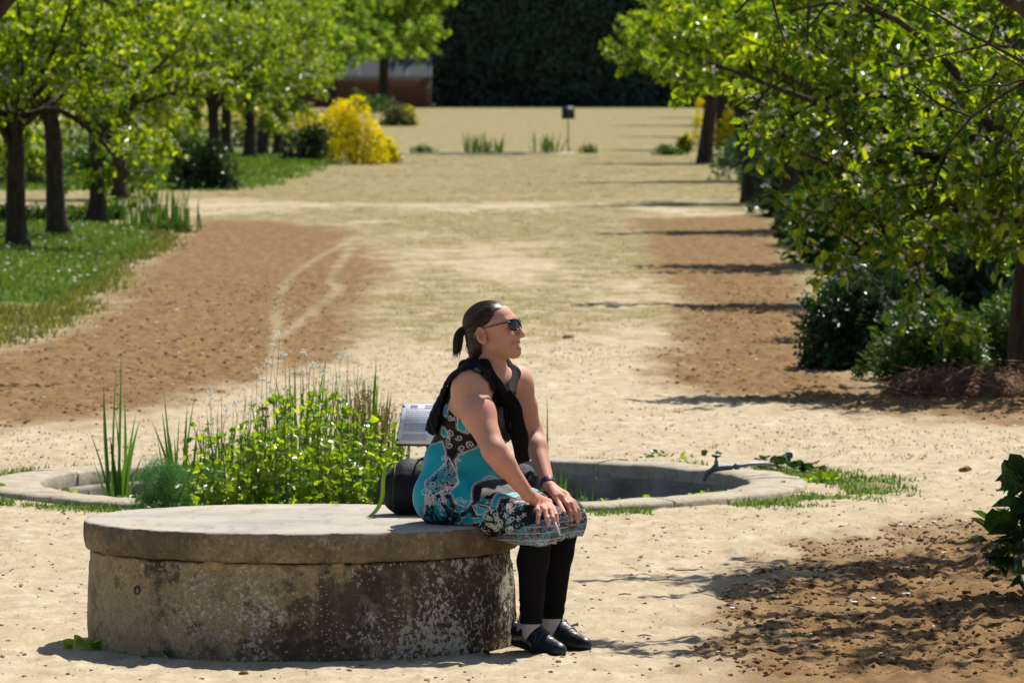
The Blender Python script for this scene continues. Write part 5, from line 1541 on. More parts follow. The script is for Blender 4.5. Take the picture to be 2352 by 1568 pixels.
fx, fy = flank(dv)
wob = 6 * (fbm(fx / 25, fy / 25, octs=2, seed=77) - .5)
fx2, fy2 = fx + wob, fy + 6 * (fbm(fx / 25 + 9, fy / 25, octs=2, seed=78) - .5)
def zp(pts):                                   # print drawing co-ordinates
    return [(978.4 + x / 4.901, 893.8 + y / 4.901) for x, y in pts]
TEAL = np.array([.006, .315, .390]); TEAL2 = np.array([.005, .19, .26]); BLK = np.array([.007, .007, .009]); SIL = np.array([.60, .56, .56]); GRY = np.array([.30, .25, .25])
col = np.tile(BLK, (len(dv), 1))
teals = [[(-120, 640), (60, 600), (140, 580), (190, 690), (210, 800), (130, 900), (60, 960), (10, 1000), (40, 1060), (100, 1130), (40, 1240), (30, 1330), (-60, 1420), (-160, 1300)],
         [(300, 780), (330, 710), (420, 660), (500, 610), (600, 690), (640, 790), (600, 900), (550, 960), (500, 1010), (540, 1130), (570, 1220), (520, 1290), (400, 1240), (340, 1150), (300, 1130), (380, 1010), (330, 920)],
         [(170, 160), (215, 190), (190, 280), (150, 270)], [(345, 280), (420, 280), (480, 430), (420, 470), (340, 430)], [(110, 490), (140, 400), (180, 420), (220, 520), (140, 520)],
         [(175, 1230), (215, 1190), (265, 1330), (180, 1340)], [(780, 1110), (900, 1100), (900, 1150), (830, 1170), (830, 1270), (790, 1330)], [(460, 1400), (720, 1370), (700, 1430), (560, 1450), (470, 1460)],
         [(800, 930), (830, 950), (830, 1000), (780, 1000)], [(620, 1260), (760, 1280), (700, 1350), (640, 1340)]]
for i, t_ in enumerate(teals):
    sd = poly_sd(fx2, fy2, zp(t_)); ins = sd < 0
    col[ins] = TEAL
    if i < 5:
        edge = np.abs(sd - .2) < 1.0; col[edge] = SIL
        e2 = np.abs(sd - 3.2) < .55; col[e2 & ~ins] = GRY
    else:
        col[np.abs(sd) < .7] = SIL * .8
# scrolls
def spiral(cx, cy, r, a0, turns, s=1, n=26):
    t = np.linspace(0, 1, n); a = a0 + s * turns * 2 * math.pi * t; rr = r * (1 - .8 * t)
    return [(cx + q * math.cos(b), cy + q * math.sin(b)) for q, b in zip(rr, a)]
strokes = []
for (cx, cy, r, a0, tn, s_) in ((245, 480, 45, 2, 1.4, 1), (320, 530, 34, 3, 1.3, -1), (210, 560, 38, 1, 1.3, 1), (225, 620, 38, 4, 1.3, -1), (250, 290, 40, 0, 1.3, 1), (310, 290, 34, 3, 1.3, -1), (350, 640, 36, 1, 1.4, 1), (420, 600, 36, 2, 1.3, 1),
                             (560, 600, 36, 0, 1.3, -1), (330, 770, 26, 2, 1.2, 1), (185, 760, 26, 5, 1.2, -1), (600, 780, 30, 2, 1.2, 1), (640, 830, 40, 4, 1.2, 1), (590, 920, 40, 1, 1.2, -1), (540, 980, 38, 3, 1.2, 1), (790, 170, 45, 0, 1.4, 1),
                             (800, 260, 40, 2, 1.4, -1), (450, 440, 40, 3, 1.2, 1), (40, 1110, 50, 0, 1.2, 1), (250, 1120, 50, 3, 1.2, -1), (130, 1040, 40, 1, 1.5, 1), (430, 1200, 40, 2, 1.2, 1), (490, 1220, 30, 4, 1.2, -1), (850, 1060, 36, 2, 1.3, 1)):
    strokes.append((spiral(cx, cy, r, a0, tn, s_), 1.0, SIL * .85))
strokes += [([(230, 740), (215, 820), (150, 880), (90, 930), (30, 990), (40, 1060), (100, 1120), (120, 1150)], 1.4, SIL * .8), ([(250, 760), (290, 860), (330, 930), (370, 1000), (340, 1060), (250, 1100), (150, 1150)], 1.4, SIL),
            ([(225, 790), (190, 870), (130, 930), (90, 1000), (110, 1060), (150, 1100)], 1.0, GRY), ([(245, 800), (265, 900), (300, 980), (280, 1040), (210, 1080)], 1.0, np.array([.28, .19, .17])),
            ([(215, 830), (175, 900), (160, 980), (200, 1040), (240, 960), (225, 860)], 1.0, TEAL2 * 2), ([(590, 1270), (640, 1350), (720, 1340), (780, 1290), (740, 1240), (650, 1240), (590, 1270)], 1.1, SIL * .8)]
for (cx, cy) in ((100, 1200), (60, 1180), (140, 1180), (100, 1250), (60, 1230), (150, 1230), (250, 1180), (270, 1220), (240, 1130), (280, 1080), (1150, 1350), (960, 1350), (1000, 1300), (960, 1260), (1100, 1390)):
    for k in range(5):
        a = k * 1.2566 + .3; strokes.append(([(cx, cy), (cx + 30 * math.cos(a), cy + 30 * math.sin(a))], 1.5, SIL if k % 2 else GRY * 1.6))
for (cx, cy, a) in ((905, 1440, 1.4), (1010, 1510, -.3), (860, 1490, 2.4), (800, 1470, .4), (860, 1370, 1.0), (1010, 1410, 2.6), (760, 1380, .3)):
    t = np.linspace(0, 2 * math.pi, 18); e = [(cx + 48 * math.cos(q) * math.cos(a) - 22 * math.sin(q) * math.sin(a), cy + 48 * math.cos(q) * math.sin(a) + 22 * math.sin(q) * math.cos(a)) for q in t]
    strokes.append((e, 1.2, np.array([.55, .52, .42]))); strokes.append(([(cx - 10 * math.cos(a), cy - 10 * math.sin(a)), (cx + 20 * math.cos(a), cy + 20 * math.sin(a))], 1.6, SIL))
strokes += [([(770, 1110), (770, 1260), (800, 1330)], 1.1, SIL * .9), ([(770, 1110), (900, 1100), (970, 1140)], 1.1, SIL * .9), ([(840, 1170), (840, 1290)], 1.0, SIL * .7), ([(840, 1170), (960, 1160)], 1.0, SIL * .7), ([(455, 1400), (460, 1470), (570, 1470)], 1.0, GRY * 1.5)]
def pat(u, v_, seed, sc): return fbm(u / sc, v_ / sc, octs=2, seed=seed)
flame = poly_sd(fx2, fy2, zp([(235, 760), (200, 850), (100, 920), (30, 990), (40, 1060), (110, 1130), (200, 1130), (330, 1060), (365, 1000), (320, 920), (280, 850)])) < 0
n0 = pat(fx, fy, 93, 5.0)
col[flame] = np.where((n0 > .62)[flame][:, None], TEAL * .9, np.where((np.abs(n0 - .48) < .05)[flame][:, None], SIL * .7, np.where((n0 < .36)[flame][:, None], BLK, TEAL2)))
# busy ground on the seat, the thighs and the bust
busy = ((fy > 1135 + .12 * (fx - 960) * 0) & (fx > 1000) & (fy > 1128 - .48 * (fx - 1000))) | (fy > 1158)
n1 = pat(fx, fy, 90, 7.0)
ln = np.abs(n1 - .5) < .035
bz = busy & ln & (pat(fx, fy, 91, 30) > .42)
pick = pat(fx, fy, 92, 16)
col[bz] = np.where((pick[bz] > .52)[:, None], SIL * .85, TEAL2 * 1.5)
tl = busy & (pat(fx, fy, 95, 13) > .60) & ~ln & (fx < 1150); col[tl] = TEAL2
for pts, wd, c_ in strokes:
    q = zp(pts); xs_, ys_ = zip(*q)
    b = (fx2 > min(xs_) - 4) & (fx2 < max(xs_) + 4) & (fy2 > min(ys_) - 4) & (fy2 < max(ys_) + 4)
    if not b.any(): continue
    i = np.where(b)[0]; d = line_d(fx2[i], fy2[i], q); col[i[d < wd]] = c_
# pale figured border above the hem
hx = (dv - pelvis) @ Fv; hLv = (dv - pelvis) @ Lv
hemv = .383 + .045 * (hx - .30) + .035 * (hLv + .1)
up = dv[:, 2] - hemv
ang = np.where(hLv < .05, (dv - knee_r) @ Fv, (dv - knee_l) @ Fv)
bord = (hx > .20) & (up < .050 + .30 * (hx - .30))
bn = pat(hx * 645, up * 645, 96, 3.2); bn2 = pat(hx * 645, up * 645, 97, 8)
bc = np.where((np.abs(bn - .5) < .07)[:, None], np.array([.34, .32, .36]), np.array([.045, .045, .06]))
bc = np.where((bn2 > .58)[:, None], bc * .5 + TEAL2 * .9, bc)
for u0, u1, c_ in ((.018, .021, SIL), (.030, .033, GRY * .5), (.044, .047, SIL * .8), (.066, .069, SIL * .7)):
    bc = np.where(((up > u0) & (up < u1))[:, None], c_, bc)
zig = np.abs(((hx * 645 / 5.5) % 1) - .5) * 2 * .013 + .002
bc = np.where(((up < .016) & (np.abs(up - zig) < .0028))[:, None], np.array([.5, .5, .52]), bc)
col = np.where(bord[:, None], bc, col)
m, nt, out = new_mat("printed_jersey"); w = N(nt)
w.bsdf(out, w.attr("print", "Color"), .62, .25, w.bump(w.noise(w.coord(), 900, 2), .12, .001))
dress_o = person_part("dress", (dv, dfc), m, colors={"print": col}, label="sleeveless knee-length dress, teal and black paisley with a grey border")

# ---- body (one continuous skin)
def onto(x, y, r, D0=22.5, D1=23.4, gap=.55):
    """where the sight line through (x, y) first meets the dress, lifted by gap*r"""
    ds = np.linspace(D0, D1, 400); pts = np.array([P(x, y, q) for q in ds])
    old = dress.d; dress.d = DRESS_RAW; val = dress.sample(pts); dress.d = old
    hit = np.where(val < gap * r)[0]
    k = hit[0] if len(hit) else int(val.argmin())
    return pts[k]


skin = SDF(LO, HI, .0032)
torso(skin, -.004)
thighs(skin, -.004)
for a, b in ((knee_r, ank_r), (knee_l, ank_l)):
    c_ = a + (b - a) * .32 - .012 * Fv
    skin.cone(a, c_, .050, .048, .02).cone(c_, b, .047, .024, .02)
# neck and shoulders
skin.cone(neck - .01 * Uv, H(-.022, 0, -.055), .058, .047, .03)
for s_, q in ((sh_r, -1), (sh_l, 1)):
    skin.cone(neck - .035 * Uv, s_ + .020 * Uv, .046, .048, .05)
skin.ell(sh_r + .002 * Fv - .014 * Uv, (.062, .056, .064), BODY, .03)
skin.ell(sh_l - .012 * Uv, (.056, .054, .06), BODY, .035)
ua = sh_r + (elb_r - sh_r) * .42 - .012 * Fv
skin.cone(sh_r - .01 * Fv, ua, .061, .058, .03).cone(ua, elb_r, .057, .038, .03)
fa = elb_r + (wri_r - elb_r) * .28
skin.cone(elb_r, fa, .038, .0385, .03).cone(fa, wri_r, .038, .0225, .02)
ub = sh_l + (elb_l - sh_l) * .45
skin.cone(sh_l, ub, .052, .047, .03).cone(ub, elb_l, .046, .037, .02)
fb = elb_l + (wri_l - elb_l) * .28
skin.cone(elb_l, fb, .036, .037, .02).cone(fb, wri_l, .0355, .022, .02)
skin.cone(sh_r - .055 * Uv - .02 * Fv, chest + .03 * Uv - .07 * Lv - .02 * Fv, .045, .035, .04)
# head
skin.ell(H(-.010, 0, .020), (.086, .072, .072), HEADA, .02)
skin.ell(H(.032, 0, -.006), (.054, .060, .076), HEADA, .02)
skin.ell(H(.028, 0, -.068), (.048, .050, .044), HEADA, .025)
skin.cone(H(-.004, -.036, -.055), H(.055, -.012, -.100), .022, .016, .025); skin.cone(H(-.004, .036, -.055), H(.055, .012, -.100), .022, .016, .025)
skin.ell(H(.061, 0, -.101), (.017, .018, .016), HEADA, .014)
skin.ell(H(.060, 0, -.072), (.022, .030, .030), HEADA, .012)
for q in (-1, 1):
    skin.ell(H(.050, q * .036, -.040), (.027, .022, .024), HEADA, .016)
    skin.cone(H(.078, q * .006, .012), H(.066, q * .040, .010), .012, .010, .014)
    skin.ell(H(.088, q * .033, -.010), (.013, .017, .011), HEADA, .010, True)
    skin.ell(H(.0845, q * .0115, -.0500), (.0095, .0075, .0080), HEADA, .006)
    skin.ell(H(.086, q * .0075, -.0575), (.004, .003, .003), HEADA, .003, True)
skin.cone(H(.084, 0, -.002), H(.0985, 0, -.045), .0075, .0105, .008)
skin.ell(H(.097, 0, -.0475), (.0095, .0105, .0085), HEADA, .006)
# smiling mouth
for q in (-1, 1):
    skin.cone(H(.0800, 0, -.0690), H(.0645, q * .030, -.0640), .0052, .003, .004)
    skin.cone(H(.0770, 0, -.0900), H(.0635, q * .028, -.0690), .0062, .003, .004)
    skin.cone(H(.0830, 0, -.0790), H(.0680, q * .027, -.0672), .0056, .0022, .003, True)
    skin.cone(H(.074, q * .030, -.052), H(.062, q * .040, -.074), .0035, .0030, .008, True)
# ears
for q in (-1, 1):
    e = H(-.026, q * .071, -.018)
    skin.ell(e + q * .006 * hl, (.0185, .0095, .032), HEADA, .005)
    skin.ell(e + q * .0145 * hl + .003 * hf + .004 * hu, (.0120, .0100, .0205), HEADA, .003, True)
    skin.ell(e + q * .010 * hl + .014 * hf - .004 * hu, (.005, .005, .008), HEADA, .003)
    skin.ell(e + q * .004 * hl + .006 * hf - .026 * hu, (.010, .006, .010), HEADA, .005)

# hands, each finger its own chain resting on the dress
def chain(pts, rads, k=.004):
    for i in range(len(pts) - 1):
        skin.cone(pts[i], pts[i + 1], rads[i], rads[i + 1], k)


def hand(wrist, palm_px, palm_r, fingers, thumb):
    kn = []
    for (pp, rr) in fingers:
        q = [onto(x, y, r_) for (x, y), r_ in zip(pp, rr)]
        kn.append((q, rr))
    for q, rr in kn:
        chain(q, rr)
        skin.cone(wrist, q[0], .0175, rr[0] + .0035, .012)
    q = [onto(x, y, r_) for (x, y), r_ in zip(*thumb)] if thumb else None
    if q is not None:
        skin.cone(wrist, q[0], .018, thumb[1][0] + .002, .010); chain(q, thumb[1])
    return kn, q


R4 = [.0100, .0092, .0084, .0070]
hand_r, _ = hand(wri_r, None, None, [
    ([(1234, 1160), (1236, 1172), (1236, 1186), (1236, 1199)], [.0092, .0084, .0076, .0062]),
    ([(1245, 1158), (1252, 1172), (1256, 1190), (1260, 1205)], R4),
    ([(1253, 1155), (1264, 1171), (1270, 1190), (1275, 1206)], R4),
    ([(1260, 1153), (1270, 1166), (1277, 1182), (1280, 1197)], [.0098, .009, .0082, .0068])], None)
hand_l, th_l = hand(wri_l, None, None, [
    ([(1290, 1141), (1303, 1157), (1309, 1176), (1312, 1194)], R4),
    ([(1296, 1138), (1312, 1156), (1321, 1177), (1327, 1198)], R4),
    ([(1300, 1138), (1316, 1152), (1327, 1170), (1332, 1190)], R4)],
    ([(1276, 1140), (1284, 1156), (1296, 1177)], [.0105, .0098, .0078]))
sv, sf_ = skin.nets(1)
# skin tones: flushed arms, pinker lips, nose and ears, paler nails
base = np.tile(np.array([.56, .285, .195]), (len(sv), 1))
hd = (sv - head) @ HEADA.T
def blob(c, r): return np.exp(-(((hd - np.array(c)) / r) ** 2).sum(1))
lips = np.clip(1.3 * np.maximum(blob((.074, 0, -.067), np.array([.02, .028, .0055])), blob((.071, 0, -.088), np.array([.02, .024, .0065]))), 0, 1)
base = base * (1 - .75 * lips[:, None]) + np.array([.44, .13, .11]) * .75 * lips[:, None]
pk = np.maximum.reduce([blob((.097, 0, -.047), .016), .6 * blob((.06, -.04, -.035), .022), .6 * blob((.06, .04, -.035), .022), .8 * blob((-.026, -.075, -.015), .03), .8 * blob((-.026, .075, -.015), .03)])
base = base * (1 - .55 * pk[:, None]) + np.array([.58, .22, .16]) * .55 * pk[:, None]
for q in (-1, 1):
    cc = blob((-.024, q * .083, -.013), np.array([.011, .010, .019])); base = base * (1 - .55 * cc[:, None]) + np.array([.22, .075, .05]) * .55 * cc[:, None]  # shade of the ear hollows painted into the skin tone
fl = fbm(sv[:, 0] * 16, sv[:, 1] * 16, sv[:, 2] * 16, 3, 51)
fl2 = fbm(sv[:, 0] * 60, sv[:, 1] * 60, sv[:, 2] * 60, 2, 52)
base *= (.86 + .20 * fl + .10 * fl2)[:, None]; base[:, 0] *= (1 + .10 * (fl - .5))
arm_low = smooth01(-sv[:, 2], -.78, -.62) * (sv[:, 0] > -.1)
arm_low = arm_low + .8 * np.exp(-((sv - (ua + .3 * (elb_r - ua))) ** 2).sum(1) / .006); arm_low = np.clip(arm_low, 0, 1)
base = base * (1 - .40 * arm_low[:, None]) + np.array([.60, .245, .175]) * .40 * arm_low[:, None]
for kn in (hand_r, hand_l):
    for q, rr in kn:
        d = np.linalg.norm(sv - (q[-1] + R(0, -.006, .001)), axis=1); nl = (1 - smooth01(d, .003, .0065))
        base = base * (1 - .5 * nl[:, None]) + np.array([.75, .52, .46]) * .5 * nl[:, None]
        d = np.linalg.norm(sv - (q[1] + R(0, -.006, .003)), axis=1); nl = (1 - smooth01(d, .003, .009))
        base = base * (1 - .35 * nl[:, None]) + np.array([.50, .22, .16]) * .35 * nl[:, None]
m, nt, out = new_mat("skin"); w = N(nt); c = w.coord()
b = w.bsdf(out, w.attr("tone", "Color"), .60, .28, w.bump(w.noise(c, 420, 3), .10, .0015))
w.inp(b, "Subsurface Weight", .12); b.inputs["Subsurface Radius"].default_value = (.012, .005, .003)
body = person_part("body", (sv, sf_), m, colors={"tone": base})
# teeth and a beauty spot
tm = MB(); t = np.linspace(-1, 1, 9)
tp_ = np.array([H(.0785 - .012 * q * q, .022 * q, -.0765 + .0065 * q * q) for q in t])
tm.tube(tp_, [.0012, .0034, .0042, .0046, .0046, .0046, .0042, .0034, .0012], 8)
person_part("teeth", (tm.verts(), np.concatenate(tm.f4)), plain_mat("teeth", (.78, .74, .66), .3, .5, .05))

# ---- leggings, socks, shoes
legs = SDF((-.05, 22.65, .0), (.33, 23.3, .60), .003)
for a, b in ((knee_r, ank_r), (knee_l, ank_l)):
    c_ = a + (b - a) * .32 - .012 * Fv
    b2 = b + (b - a) * .03
    legs.cone(a + .05 * Uv - .05 * Fv, a, .05, .056, .02).cone(a, c_, .056, .0535, .02).cone(c_, b2, .0525, .0370, .02)
X, Y, Z = legs.full()
legs.d += (.0016 * np.sin(150 * Z + 20 * X) * (1 - smooth01(Z, .13, .22))).astype(np.float32)
zc_r, zc_l = P(1220, 1431, 22.86)[2], P(1268, 1419, 23.07)[2]
cutz = np.where(Y < 22.965 + .0 * X, zc_r, zc_l)
legs.d = np.maximum(legs.d, (cutz - Z).astype(np.float32))
legs.d = np.maximum(legs.d, (Z - .47).astype(np.float32))
legs.d = np.maximum(legs.d, -well_sdf(X, Y, Z).astype(np.float32))
m, nt, out = new_mat("black_jersey"); w = N(nt)
w.bsdf(out, (.0065, .006, .007), .85, .12, w.bump(w.noise(w.coord(), 700, 2), .2, .001))
M_BLACK = m
person_part("leggings", legs.nets(1), M_BLACK)
M_SOCK = plain_mat("pink_sock", (.52, .44, .47), .9, .1, .08, 90, .4, 500)
M_RED = plain_mat("red_stitch", (.45, .05, .06), .9, .1)
M_SHOE, nt, out = new_mat("black_leather"); w = N(nt); c = w.coord()
w.bsdf(out, w.ramp(w.noise(c, 40, 3), [(.3, (.006, .007, .010)), (.7, (.014, .016, .022))]), .40, .45, w.bump(w.noise(c, 90, 4), .45, .004))
M_SOLE = plain_mat("rubber_sole", (.012, .011, .011), .7, .3)
M_ELASTIC = plain_mat("elastic_gore", (.006, .006, .007), .9, .15, .2, 60, .6, 300)
M_LACE = plain_mat("grey_lace", (.50, .53, .58), .5, .4, .1)


def shoe(ank, heel, toe, lift, laced):
    dr = toe - heel; dr[2] = 0; Lf = np.linalg.norm(dr); dr /= Lf; sd = np.cross(Uv, dr)
    A = np.stack([dr, sd, Uv])
    zh, zt = lift, .004
    def Q(f, l, u): return heel + f * Lf * dr + l * sd + np.array([0, 0, -heel[2] + zh + (zt - zh) * min(1, f / .62) + u])
    lo = np.minimum(heel, toe) - .09; hi = np.maximum(heel, toe) + .09; lo[2] = -.01; hi[2] = .19
    s = SDF(lo, hi, .0028)
    s.ell(Q(.12, 0, .040), (.036, .032, .042), A, .01)
    s.cone(Q(.20, 0, .050), Q(.50, 0, .040), .036, .036, .03)
    s.cone(Q(.45, 0, .040), Q(.86, 0, .020), .034, .022, .03)
    s.cone(Q(.56, .010, .018), Q(.90, .005, .014), .030, .018, .02); s.cone(Q(.56, -.010, .018), Q(.90, -.005, .014), .030, .018, .02)
    top = np.array([ank[0], ank[1], 0])
    s.cone(Q(.18, 0, .05), Q(.20, 0, .092), .036, .037, .03)
    s.cone(Q(.34, 0, .060), Q(.36, 0, .092), .034, .027, .03)
    X, Y, Z = s.full()
    fr = ((X - heel[0]) * dr[0] + (Y - heel[1]) * dr[1]) / Lf
    base = zh + (zt - zh) * np.clip(fr / .62, 0, 1)
    s.d += (.0017 * np.sin(fr * 120 + 0 * Z) * smooth01(fr, .46, .56) * (1 - smooth01(fr, .72, .80)) * smooth01(Z - base, .03, .05)).astype(np.float32)
    s.d = np.maximum(s.d, (base - Z + .004).astype(np.float32))
    topz = base + .072 + .016 * np.cos((fr - .02) * 9.0) * 0 + .022 * smooth01(fr, .26, .36) - .020 * np.exp(-((fr - .22) / .07) ** 2) + .006 * (1 - smooth01(fr, .0, .12))
    s.d = np.maximum(s.d, (Z - topz).astype(np.float32))
    o = person_part("shoe", s.nets(1), M_SHOE)
    so = SDF(lo, hi, .0035)
    so.d = np.maximum(s.d, 0.5).astype(np.float32)
    so.ell(Q(.12, 0, .004), (.037, .034, .03), A, .01); so.cone(Q(.15, 0, .004), Q(.55, 0, .004), .033, .036, .02); so.cone(Q(.55, 0, .004), Q(.90, 0, .004), .038, .022, .02)
    so.d = np.maximum(so.d, np.maximum(base - .006 - Z, Z - base - .009).astype(np.float32))
    person_part("sole", so.nets(1), M_SOLE, o)
    # dark elastic side gore and laces
    g = MB()
    for sg in (-1, 1):
        pts = [Q(.30, sg * .0345, .086), Q(.33, sg * .0365, .06), Q(.37, sg * .038, .032)]
        g.tube(pts, [.007, .007, .005], 8, flat=.25)
    person_part("elastic_gore", (g.verts(), np.concatenate(g.f4)), M_ELASTIC, o)
    if laced:
        for k in range(5):
            f = .40 + .055 * k; u = .099 - .0093 * k
            MBl = MB().tube([Q(f - .01, -.019, u - .010), Q(f, -.008, u + .0005), Q(f, .008, u + .0005), Q(f - .01, .019, u - .010)], .0022, 6)
            person_part("lace", (MBl.verts(), np.concatenate(MBl.f4)), M_LACE, o)
    # sock
    k = SDF(ank - .09, ank + .09, .003)
    k.cone(Q(.21, 0, .06), ank + .035 * Uv, .034, .0335, .02)
    k.cone(Q(.30, 0, .06), Q(.26, 0, .105), .029, .031, .02)
    k.cone(ank - .02 * Uv, ank + .045 * Uv, .0315, .0325, .01)
    so2 = person_part("sock", k.nets(1), M_SOCK)
    rb = MB().tube([Q(.21, -.0355, .083), Q(.205, -.0352, .099)], .0022, 6)
    person_part("stitching", (rb.verts(), np.concatenate(rb.f4)), M_RED, so2)
    return o


shoe(ank_r, R(P(1184, 1470, 22.97)[0], 22.97, 0), R(P(1297, 1490, 22.72)[0], 22.72, 0), .030, False)
shoe(ank_l, R(P(1240, 1470, 23.17)[0], 23.17, 0), R(P(1356, 1490, 22.95)[0], 22.95, 0), .012, True)

# ---- cardigan knotted over the shoulders
card = SDF(LO, HI, .0032)
tors = SDF(LO, HI, .0032); torso(tors, .008)
for s_, q in ((sh_r, -1), (sh_l, 1)):
    tors.cone(neck - .035 * Uv, s_ + .020 * Uv, .048, .050, .05)
tors.ell(sh_r - .012 * Uv, (.066, .060, .068), BODY, .03); tors.ell(sh_l - .012 * Uv, (.058, .056, .062), BODY, .03)
tors.cone(neck - .01 * Uv, H(-.022, 0, -.055), .060, .049, .03)
X, Y, Z = tors.full()
cx_ = 1176 + X * FPX / 23.0 + 0 * Z; cy_ = 150 + (CAM_H - Z) * FPX / 23.05 + 0 * X
def z1(pts): return [(893.8 + x / 3.334, 658.6 + y / 3.334) for x, y in pts]
polyc = z1([(560, 540), (700, 528), (745, 560), (800, 680), (850, 760), (925, 870), (890, 925), (820, 830), (770, 720), (700, 650), (620, 612), (540, 637), (455, 735), (416, 850), (395, 930), (375, 1040), (340, 1136), (270, 1095), (300, 990), (380, 800), (440, 660), (500, 580)])
sd2 = poly_sd(cx_[:, :, :], cy_[:, :, :], polyc)[:, :1, :] if cx_.shape[1] > 1 else poly_sd(cx_, cy_, polyc)
sd2 = (sd2 / 650).astype(np.float32)
fold = (.0016 * np.sin(cx_ * .22 + cy_ * .10)).astype(np.float32)
flare = (.010 + .018 * smooth01(cy_, 900, 990)).astype(np.float32)
card.d = np.maximum(np.minimum(tors.d, skin.d) - flare + fold, sd2)
card.d = np.maximum(card.d, (Z - 1.012).astype(np.float32))
# rolled collar, the far side, the knot and the hanging sleeves
fa_ = P(1186, 842, 23.20)
card.cone(P(1066, 838, 23.09), P(1112, 838, 22.99), .020, .021, .015).cone(P(1112, 838, 22.99), P(1140, 880, 22.945), .020, .017, .015).cone(P(1140, 880, 22.945), P(1166, 912, 22.97), .017, .016, .015)
card.cone(P(1084, 836, 23.17), P(1150, 836, 23.22), .028, .028, .03).cone(P(1150, 836, 23.22), P(1177, 858, 23.18), .028, .026, .03).cone(P(1177, 858, 23.18), P(1172, 905, 23.00), .026, .020, .02)
card.ell(P(1166, 911, 22.965), (.022, .020, .021), BODY, .010)
fl_ax = Fv
card.cone(P(1171, 906, 22.955), P(1184, 940, 22.95), .018, .024, .010, flat=(-Lv, .5)).cone(P(1184, 940, 22.95), P(1193, 1000, 22.96), .024, .031, .010, flat=(-Lv, .42)).cone(P(1193, 1000, 22.96), P(1200, 1058, 22.97), .031, .028, .010, flat=(-Lv, .42))
card.cone(P(1163, 915, 22.97), P(1165, 955, 22.975), .013, .013, .008).cone(P(1165, 955, 22.975), P(1167, 990, 22.98), .013, .008, .008)
X, Y, Z = card.full()
card.d = np.maximum(card.d, (P(1188, 1062, 22.97)[2] + .12 * (X - .02) - Z).astype(np.float32))
card.d += (.0012 * np.sin(330 * (X + .25 * Z)) * (1 - smooth01(Z, .93, .97))).astype(np.float32) 
person_part("cardigan", card.nets(1), M_BLACK, label="black cardigan knotted round the shoulders")

# ---- hair
M_HAIR, nt, out = new_mat("dark_brown_hair"); w = N(nt); c = w.coord()
w.bsdf(out, w.ramp(w.attr("rnd"), [(0, (.010, .006, .004)), (.55, (.038, .020, .013)), (1, (.15, .082, .050))]), .42, .4, w.bump(w.noise(c, 260, 3), .3, .002))
hair = SDF(head - .19, head + .17, .0025)
hair.ell(H(-.014, 0, .022), (.0905, .0775, .0770), HEADA, .0)
hair.ell(H(-.066, 0, -.038), (.040, .058, .052), HEADA, .03)
hair.cone(H(-.06, -.03, -.05), H(-.085, -.02, -.085), .034, .020, .02); hair.cone(H(-.06, .03, -.05), H(-.085, .02, -.085), .034, .020, .02)
X, Y, Z = hair.full()
q = [X - head[0], Y - head[1], Z - head[2]]
f_ = sum(q[i] * hf[i] for i in range(3)); l_ = sum(q[i] * hl[i] for i in range(3)); u_ = sum(q[i] * hu[i] for i in range(3))
edge = np.interp(u_, [-.12, -.07, -.03, .004, .009, .0175, .036, .0616, .075, .10], [-.060, -.046, -.044, -.040, -.016, .008, .026, .036, .055, .055])
edge = edge + .034 * np.clip(1 - (l_ / .055) ** 2, 0, 1) * smooth01(u_, .035, .065)
hair.d = np.maximum(hair.d, (f_ - edge + .006 * (vnoise(X * 120 + 0 * Z, Y * 120 + 0 * Z, Z * 120 + 0 * X, 2) - .5)).astype(np.float32))
hair.d = np.maximum(hair.d, (-.095 - u_).astype(np.float32))
# combed grooves running back to the tie
root = H(-.098, -.002, .006)
an = np.arctan2(l_ * 1.0, u_ - .03 + 0 * f_)
hair.d += (.0005 * np.sin(an * 60 + 6 * vnoise(X * 30 + 0 * Z, Y * 30 + 0 * Z, Z * 30 + 0 * X, 5))).astype(np.float32)
hv, hfc = hair.nets(1)
hair_o = link("hair", mesh_np("hair", hv - W0, hfc, M_HAIR, True, {"rnd": np.full(len(hv), .35)}), person)
hair_o["label"] = "dark brown hair combed back into a short ponytail"
# loose strands over the cap, and the tail
r = np.random.default_rng(12)
st = MB()
for i in range(1150):
    u0 = r.uniform(.0, .075); l0 = r.choice([-1, 1]) * r.uniform(0, .072) if r.random() < .6 else -r.uniform(.03, .075)
    f0 = float(np.interp(u0, [.004, .009, .0175, .036, .0616, .075], [-.04, -.018, .006, .024, .034, .05])) - r.uniform(.012, .058)
    a = np.array([f0 + .014, l0, u0 - .022]) / np.array([.0905, .0775, .077]); a /= np.linalg.norm(a)
    b = np.array([-.098 + .014, r.normal(0, .006), .004 - .022 + r.normal(0, .006)]) / np.array([.0905, .0775, .077]); b /= np.linalg.norm(b)
    om = math.acos(np.clip(a.dot(b), -.999, .999)); pts = []
    lift = 1.002 + .030 * r.random() ** 3; wv = r.normal(0, .02)
    for t in np.linspace(0, 1, 12):
        d_ = (math.sin((1 - t) * om) * a + math.sin(t * om) * b) / math.sin(om)
        d_ = d_ + np.array([0, wv, wv]) * math.sin(math.pi * t)
        e_ = d_ * np.array([.0905, .0775, .077]) * (lift + .006 * math.sin(9 * t + i)) + np.array([-.014, 0, .022])
        pts.append(H(*e_))
    st.tube(pts, [.0002, .0006] + [.0008] * 9 + [.0006], 4, False, rnd=r.random() ** 2)
